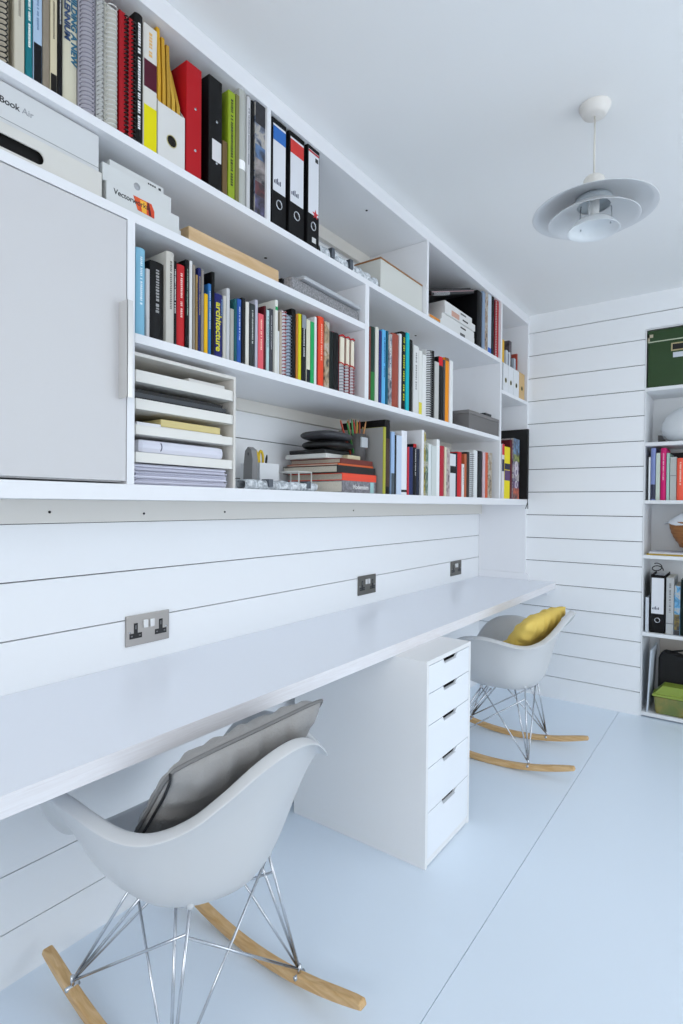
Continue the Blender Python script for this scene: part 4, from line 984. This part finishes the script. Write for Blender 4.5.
for k, (z0, hh, c, y0, y1) in enumerate(((1.4284, .036, '#101012', 1.612, 1.794), (1.4648, .034, '#3a3a3e', 1.602, 1.788))):
    b = MB(); w = (y1-y0)/2
    def f(i, j, w=w, hh=hh):
        th = -PI/2+PI*j/12; a = 2*PI*i/32; cs = math.cos(th)**.45 if math.cos(th) > 0 else 0
        ex = lambda v: math.copysign(abs(v)**.6, v)
        return Vector((.085*cs*ex(math.cos(a)), w*cs*ex(math.sin(a)), hh/2+hh/2*math.sin(th)))
    b.grid(f, 32, 13, wrap=True); bmesh.ops.remove_doubles(b.b, verts=b.b.verts, dist=1e-5)
    o = b.build('zip_pouch', mat(c, .5, bump=.1, bscale=100), loc=(.175, (y0+y1)/2, z0), rot=(R(-1 if k else 0), 0, 0))
    tag(o, ['black zip pouch, the lower of two on the flat book stack', 'dark grey zip pouch, the upper of two on the flat book stack'][k], 'pouch', 'zip pouches on the book stack')
# pencil cup and pencils
pc = empty('pencil_cup', (.215, 1.836, 1.3944)); tag(pc, 'grey mesh pencil cup with pale label, standing on the flat book stack', 'pencil cup')
b = MB(); b.lathe([(.001, .001), (.036, .001), (.038, .002), (.040, .108), (.038, .108), (.035, .004), (.001, .004)], 28); b.build('cup', mat('#4e4c4c', .6, bump=.3, bscale=400), pc)
b = MB(); b.box(.034, .0408, -.02, .024, .055, .095, .001); b.build('label_panel', mat('#b8bcc0', .5), pc)
cols = ['#b0402c', '#2f7a38', '#c86a4a', '#8c3a2e', '#3c8c4c', '#b88a5c', '#c03028', '#1f5a2c', '#d8a040', '#a0482e', '#2c6a34', '#c9905c', '#8a2c28', '#d0b070', '#b85838', '#3a7a3a']
cn = ['brick red', 'green', 'salmon', 'maroon', 'bright green', 'tan', 'red', 'dark green', 'yellow', 'rust', 'forest green', 'buff', 'wine red', 'straw', 'terracotta', 'moss green']
for k in range(16):
    u = (k-7.5)/7.5; yy = 1.836+u*.024
    pen('coloured_pencil', '%s coloured pencil fanned out in the grey mesh cup' % cn[k], .215+.013*math.sin(k*2.3), yy, 1.399, 0.168-.010*abs(math.sin(k*1.7)), .0036, cols[k], '#d9b98c', -R(30)*u, R(4)*math.sin(k*1.9), 'coloured pencils in the mesh cup')
# ---------------------------------------------------------------- recessed bookcase
bc = empty('recessed_bookcase', (1.45, Y_FAR+.15, 0)); tag(bc, 'white bookcase recessed in the boarded far wall', 'bookcase')
YF = Y_FAR; LB = mat('#e4e6e8', .4)
def bp(name, x0, x1, y0, y1, z0, z1, m=LB):
    b = MB(); b.box(x0-1.45, x1-1.45, y0-YF-.15, y1-YF-.15, z0, z1, .0006); return b.build(name, m, bc)
bp('side_panel', AX0, AX0+.006, YF-.002, YF+AD, .0005, AZ1); bp('side_panel', AX1, AX1+.018, YF-.002, YF+AD, .0005, AZ1)
bp('back_panel', AX0+.006, AX1, YF+AD-.006, YF+AD, .0005, AZ1)
bp('top_panel', AX0, AX1+.018, YF-.002, YF+AD, AZ1+.0005, AZ1+.006)
for z in (1.9115, 1.596, 1.262, .944, .494, .030):
    bp('shelf', AX0+.0063, AX1-.0003, YF-.001, YF+AD-.0065, z-.020, z)
# green box
gb = empty('storage_box', (1.206, YF+.13, 1.9118)); tag(gb, 'dark green lidded storage box with metal corner, in the recessed bookcase', 'box')
G = mat('#1f3f15', .5)
b = MB(); b.box(-.200, .20, -.128, .14, 0, .255, .002); b.build('box_body', G, gb)
b = MB(); b.box(-.203, .203, -.131, .143, .2555, .325, .002); lid = b.build('lid', G, gb)
b = MB(); b.box(-.2033, .2033, -.1325, -.1312, .257, .263); b.build('lid_edge', mat('#b9c2a8', .5), lid)
b = MB(); b.box(-.2035, -.175, -.1335, -.1312, .285, .303); b.box(-.2035, -.192, -.1335, -.1312, .265, .303); b.build('metal_corner', mat('#c2b9a0', .35, .6), lid)
b = MB(); b.box(-.085, .07, -.1300, -.1283, .195, .240); f_ = b.build('label_frame', mat('#b5a981', .35, .6), gb)
b = MB(); b.box(-.078, .063, -.1310, -.1301, .202, .233); b.build('label_card', mat('#0c0c0c', .6), f_)
b = MB(); b.box(-.075, .06, -.1300, -.1283, .158, .186); b.build('white_sticker', mat('#c9cfd6', .5), gb)
# globe lamp
gl_ = empty('globe_lamp', (1.225, YF+.155, 1.5963)); tag(gl_, 'white round globe lamp on dark foot in the recessed bookcase', 'lamp')
b = MB(); b.lathe([(.001, .004), (.085, .004), (.13, .024), (.155, .052), (.163, .082), (.158, .118), (.140, .155), (.110, .186), (.070, .206), (.03, .214), (.001, .215)], 56).xf(Matrix.Diagonal((1, .88, 1, 1))); b.build('globe', mat('#dfe3e6', .3), gl_)
b = MB(); b.prism([(-.178, 0), (-.10, 0), (-.14, .022), (-.160, .052), (-.178, .052)], -.02, .025, 'y'); b.build('foot', mat('#3b3a3c', .5), gl_)
boxthing('document_box', 'dark box lying behind the coloured books in the recessed bookcase', 'box', 1.03, 1.45, 3.89, 3.945, 1.2624, 1.55, mat('#1e1e22', .6), .002)
# basket with white cloth
bk = empty('wooden_bowl', (1.285, YF+.145, .9615)); tag(bk, 'brown wooden bowl with horizontal ribs in the recessed bookcase', 'bowl')
pr = []
for k in range(17):
    t = k/16; r = .065+.108*math.sin(t*PI/2)**.9; z = .002+.176*t**1.25
    pr.append((r+.0022*(k % 2), z))
b = MB(); b.lathe([(.001, .002)]+pr+[(.166, .176), (.12, .03), (.001, .012)], 48).xf(Matrix.Diagonal((1, .78, 1, 1))); b.build('ribbed_shell', mat('#8a5528', .45, kind='wood', col2='#a8703c', scale=(4, 4, 40)), bk)
rng = random.Random(4)
def f(i, j):
    a = 2*PI*i/40; t = j/8
    r = .195*t*(1+.10*math.sin(3*a+1)+.06*math.sin(7*a))
    z = .235-.085*t**1.6+.012*math.sin(5*a+3*t)*t
    return Vector((r*math.cos(a), r*math.sin(a)*.70, z+.018))
b = MB(); b.grid(f, 40, 9, wrap=True); bmesh.ops.remove_doubles(b.b, verts=b.b.verts, dist=1e-4)
o = b.build('cloth', mat('#e0e4ea', .8, bump=.2, bscale=40), loc=(1.275, YF+.152, .9615+.003)); tag(o, 'white crumpled cloth heaped in the brown wooden bowl', 'cloth')
md = o.modifiers.new('s', 'SOLIDIFY'); md.thickness = .003
boxthing('folder', 'mustard folder lying under white paper beneath the wooden bowl', 'folder', 1.012, 1.55, 3.66, 3.90, .9443, .952, mat('#b3962c', .6), .001)
boxthing('paper_block', 'white papers lying on the mustard folder beneath the wooden bowl', 'paper', 1.022, 1.52, 3.675, 3.89, .9523, .9612, mat('#dfe1ea', .7), .001)
# files shelf
lv = ['white-labelled', 'lever', 1.034, 1.108, 3.675, .25, .335, '#232325', dict(band='#cccccc', alc=1)]
book(lv, .4945, True, 'black lever arch file with white label in the recessed bookcase', None)
b = MB(); b.box(-.0085, .0085, -.11, .11, 0, .20, .001); o = b.build('document_wallet', mat('#c9d0d8', .5), loc=(1.018, 3.785, .4945)); tag(o, 'pale grey wallet standing against the side of the recessed bookcase', 'folder')
b = MB(); 
b.tube([(.02+.03*math.cos(t)*(1-t*.05), .02*math.sin(t*1.3), .022+.018*math.sin(t)+.003*t) for t in [k*.35 for k in range(26)]], .0028, 6)
o = b.build('headphones', BLACK, loc=(1.040, 3.745, .8302)); tag(o, 'black coiled headphones lying on the lever arch file', 'headphones')
boxthing('document_wallet', 'black wallet behind the lever arch file', 'folder', 1.012, 1.06, 3.915, 3.93, .4945, .80, mat('#18181a', .6), .001)
# bottom shelf
b = MB(); b.prism([(-.012, 0), (-.004, 0), (.012, .36), (.004, .36)], -.12, .12, 'y'); o = b.build('leaning_papers', mat('#c3ccd6', .6), loc=(1.036, 3.78, .0302)); tag(o, 'grey-white papers leaning at the side of the bottom bookcase shelf', 'paper')
bg = empty('laptop_bag', (1.30, YF+.16, .0302)); tag(bg, 'black soft bag standing behind the green food box', 'bag')
b = MB(); pts = [(-.235, 0), (.25, 0), (.25, .31), (.06, .27), (-.16, .33), (-.205, .335), (-.232, .305)]
b.prism(pts, -.03, .07, 'y'); o = b.build('bag_body', mat('#17171a', .75, bump=.2, bscale=80), bg); md = o.modifiers.new('b', 'BEVEL'); md.width = .012; md.segments = 3
b = MB(); b.tube([(-.19, .02, .328), (-.10, .02, .350), (.02, .02, .295)], .006, 8); b.build('handle', BLACK, bg)
boxthing('cardboard_piece', 'beige card sheet standing behind the black bag', 'card', 1.06, 1.26, 3.905, 3.912, .0302, .455, mat('#b3aba2', .7), .001)
fbx = empty('food_box', (1.235, 3.705, .0302)); tag(fbx, 'translucent green lidded plastic box on the bottom shelf of the bookcase', 'box')
b = MB(); b.prism([(-.165, 0), (.17, 0), (.18, .10), (-.175, .10)], -.045, .055, 'y'); o = b.build('tub', mat('#66743c', .35, kind='mottle', col2='#8a7f42', scale=14), fbx); md = o.modifiers.new('b', 'BEVEL'); md.width = .01; md.segments = 3
b = MB(); b.box(-.183, .188, -.052, .062, .100, .114, .005); b.prism([(-.175, .114), (.18, .114), (.15, .165), (-.13, .165)], -.042, .052, 'y'); b.build('lid', mat('#8a9c3c', .3), fbx)

# ---------------------------------------------------------------- camera and light
cam = bpy.data.cameras.new('camera'); co = bpy.data.objects.new('camera', cam); C.objects.link(co)
r_ = Vector((0.80686896, 0.59066988, 0.0084601)); u_ = Vector((-0.01476838, 0.00585288, 0.99987381)); f_w = Vector((-0.59054583, 0.80689208, -0.01344574))
M = Matrix((( r_.x, u_.x, -f_w.x, 1.4892), (r_.y, u_.y, -f_w.y, 0), (r_.z, u_.z, -f_w.z, 1.2221), (0, 0, 0, 1)))
co.matrix_world = M
cam.sensor_fit = 'HORIZONTAL'; cam.sensor_width = 36; cam.lens = 36*556.43/683; cam.clip_start = .02
bpy.context.scene.camera = co
def area(name, loc, rot, sx, sy, e, col):
    l = bpy.data.lights.new(name, 'AREA'); l.shape = 'RECTANGLE'; l.size = sx; l.size_y = sy; l.energy = e; l.color = col
    o = bpy.data.objects.new(name, l); C.objects.link(o); o.location = loc; o.rotation_euler = rot; return o
area('window_light', (X_R+.30, (WY0+WY1)/2, (WZ0+WZ1)/2+.15), (0, R(72), 0), 2.3, WY1-WY0, 29, (.90, .95, 1))
area('window_light', ((BX0+BX1)/2, Y_BACK-.20, (BZ0+BZ1)/2), (R(90), 0, 0), BX1-BX0, BZ1-BZ0, 28, (1, .975, .94))  # fill light belonging to the added back window
w = bpy.data.worlds.new('sky'); bpy.context.scene.world = w; w.use_nodes = True
w.node_tree.nodes['Background'].inputs[0].default_value = (.82, .91, 1, 1); w.node_tree.nodes['Background'].inputs[1].default_value = 1.0
sc_ = bpy.context.scene
sc_.view_settings.view_transform = 'Standard'; sc_.view_settings.look = 'None'; sc_.view_settings.gamma = 1; sc_.view_settings.use_curve_mapping = False
sc_.view_settings.exposure = 0.13
sc_.cycles.max_bounces = 12; sc_.cycles.diffuse_bounces = 8; sc_.cycles.use_denoising = True
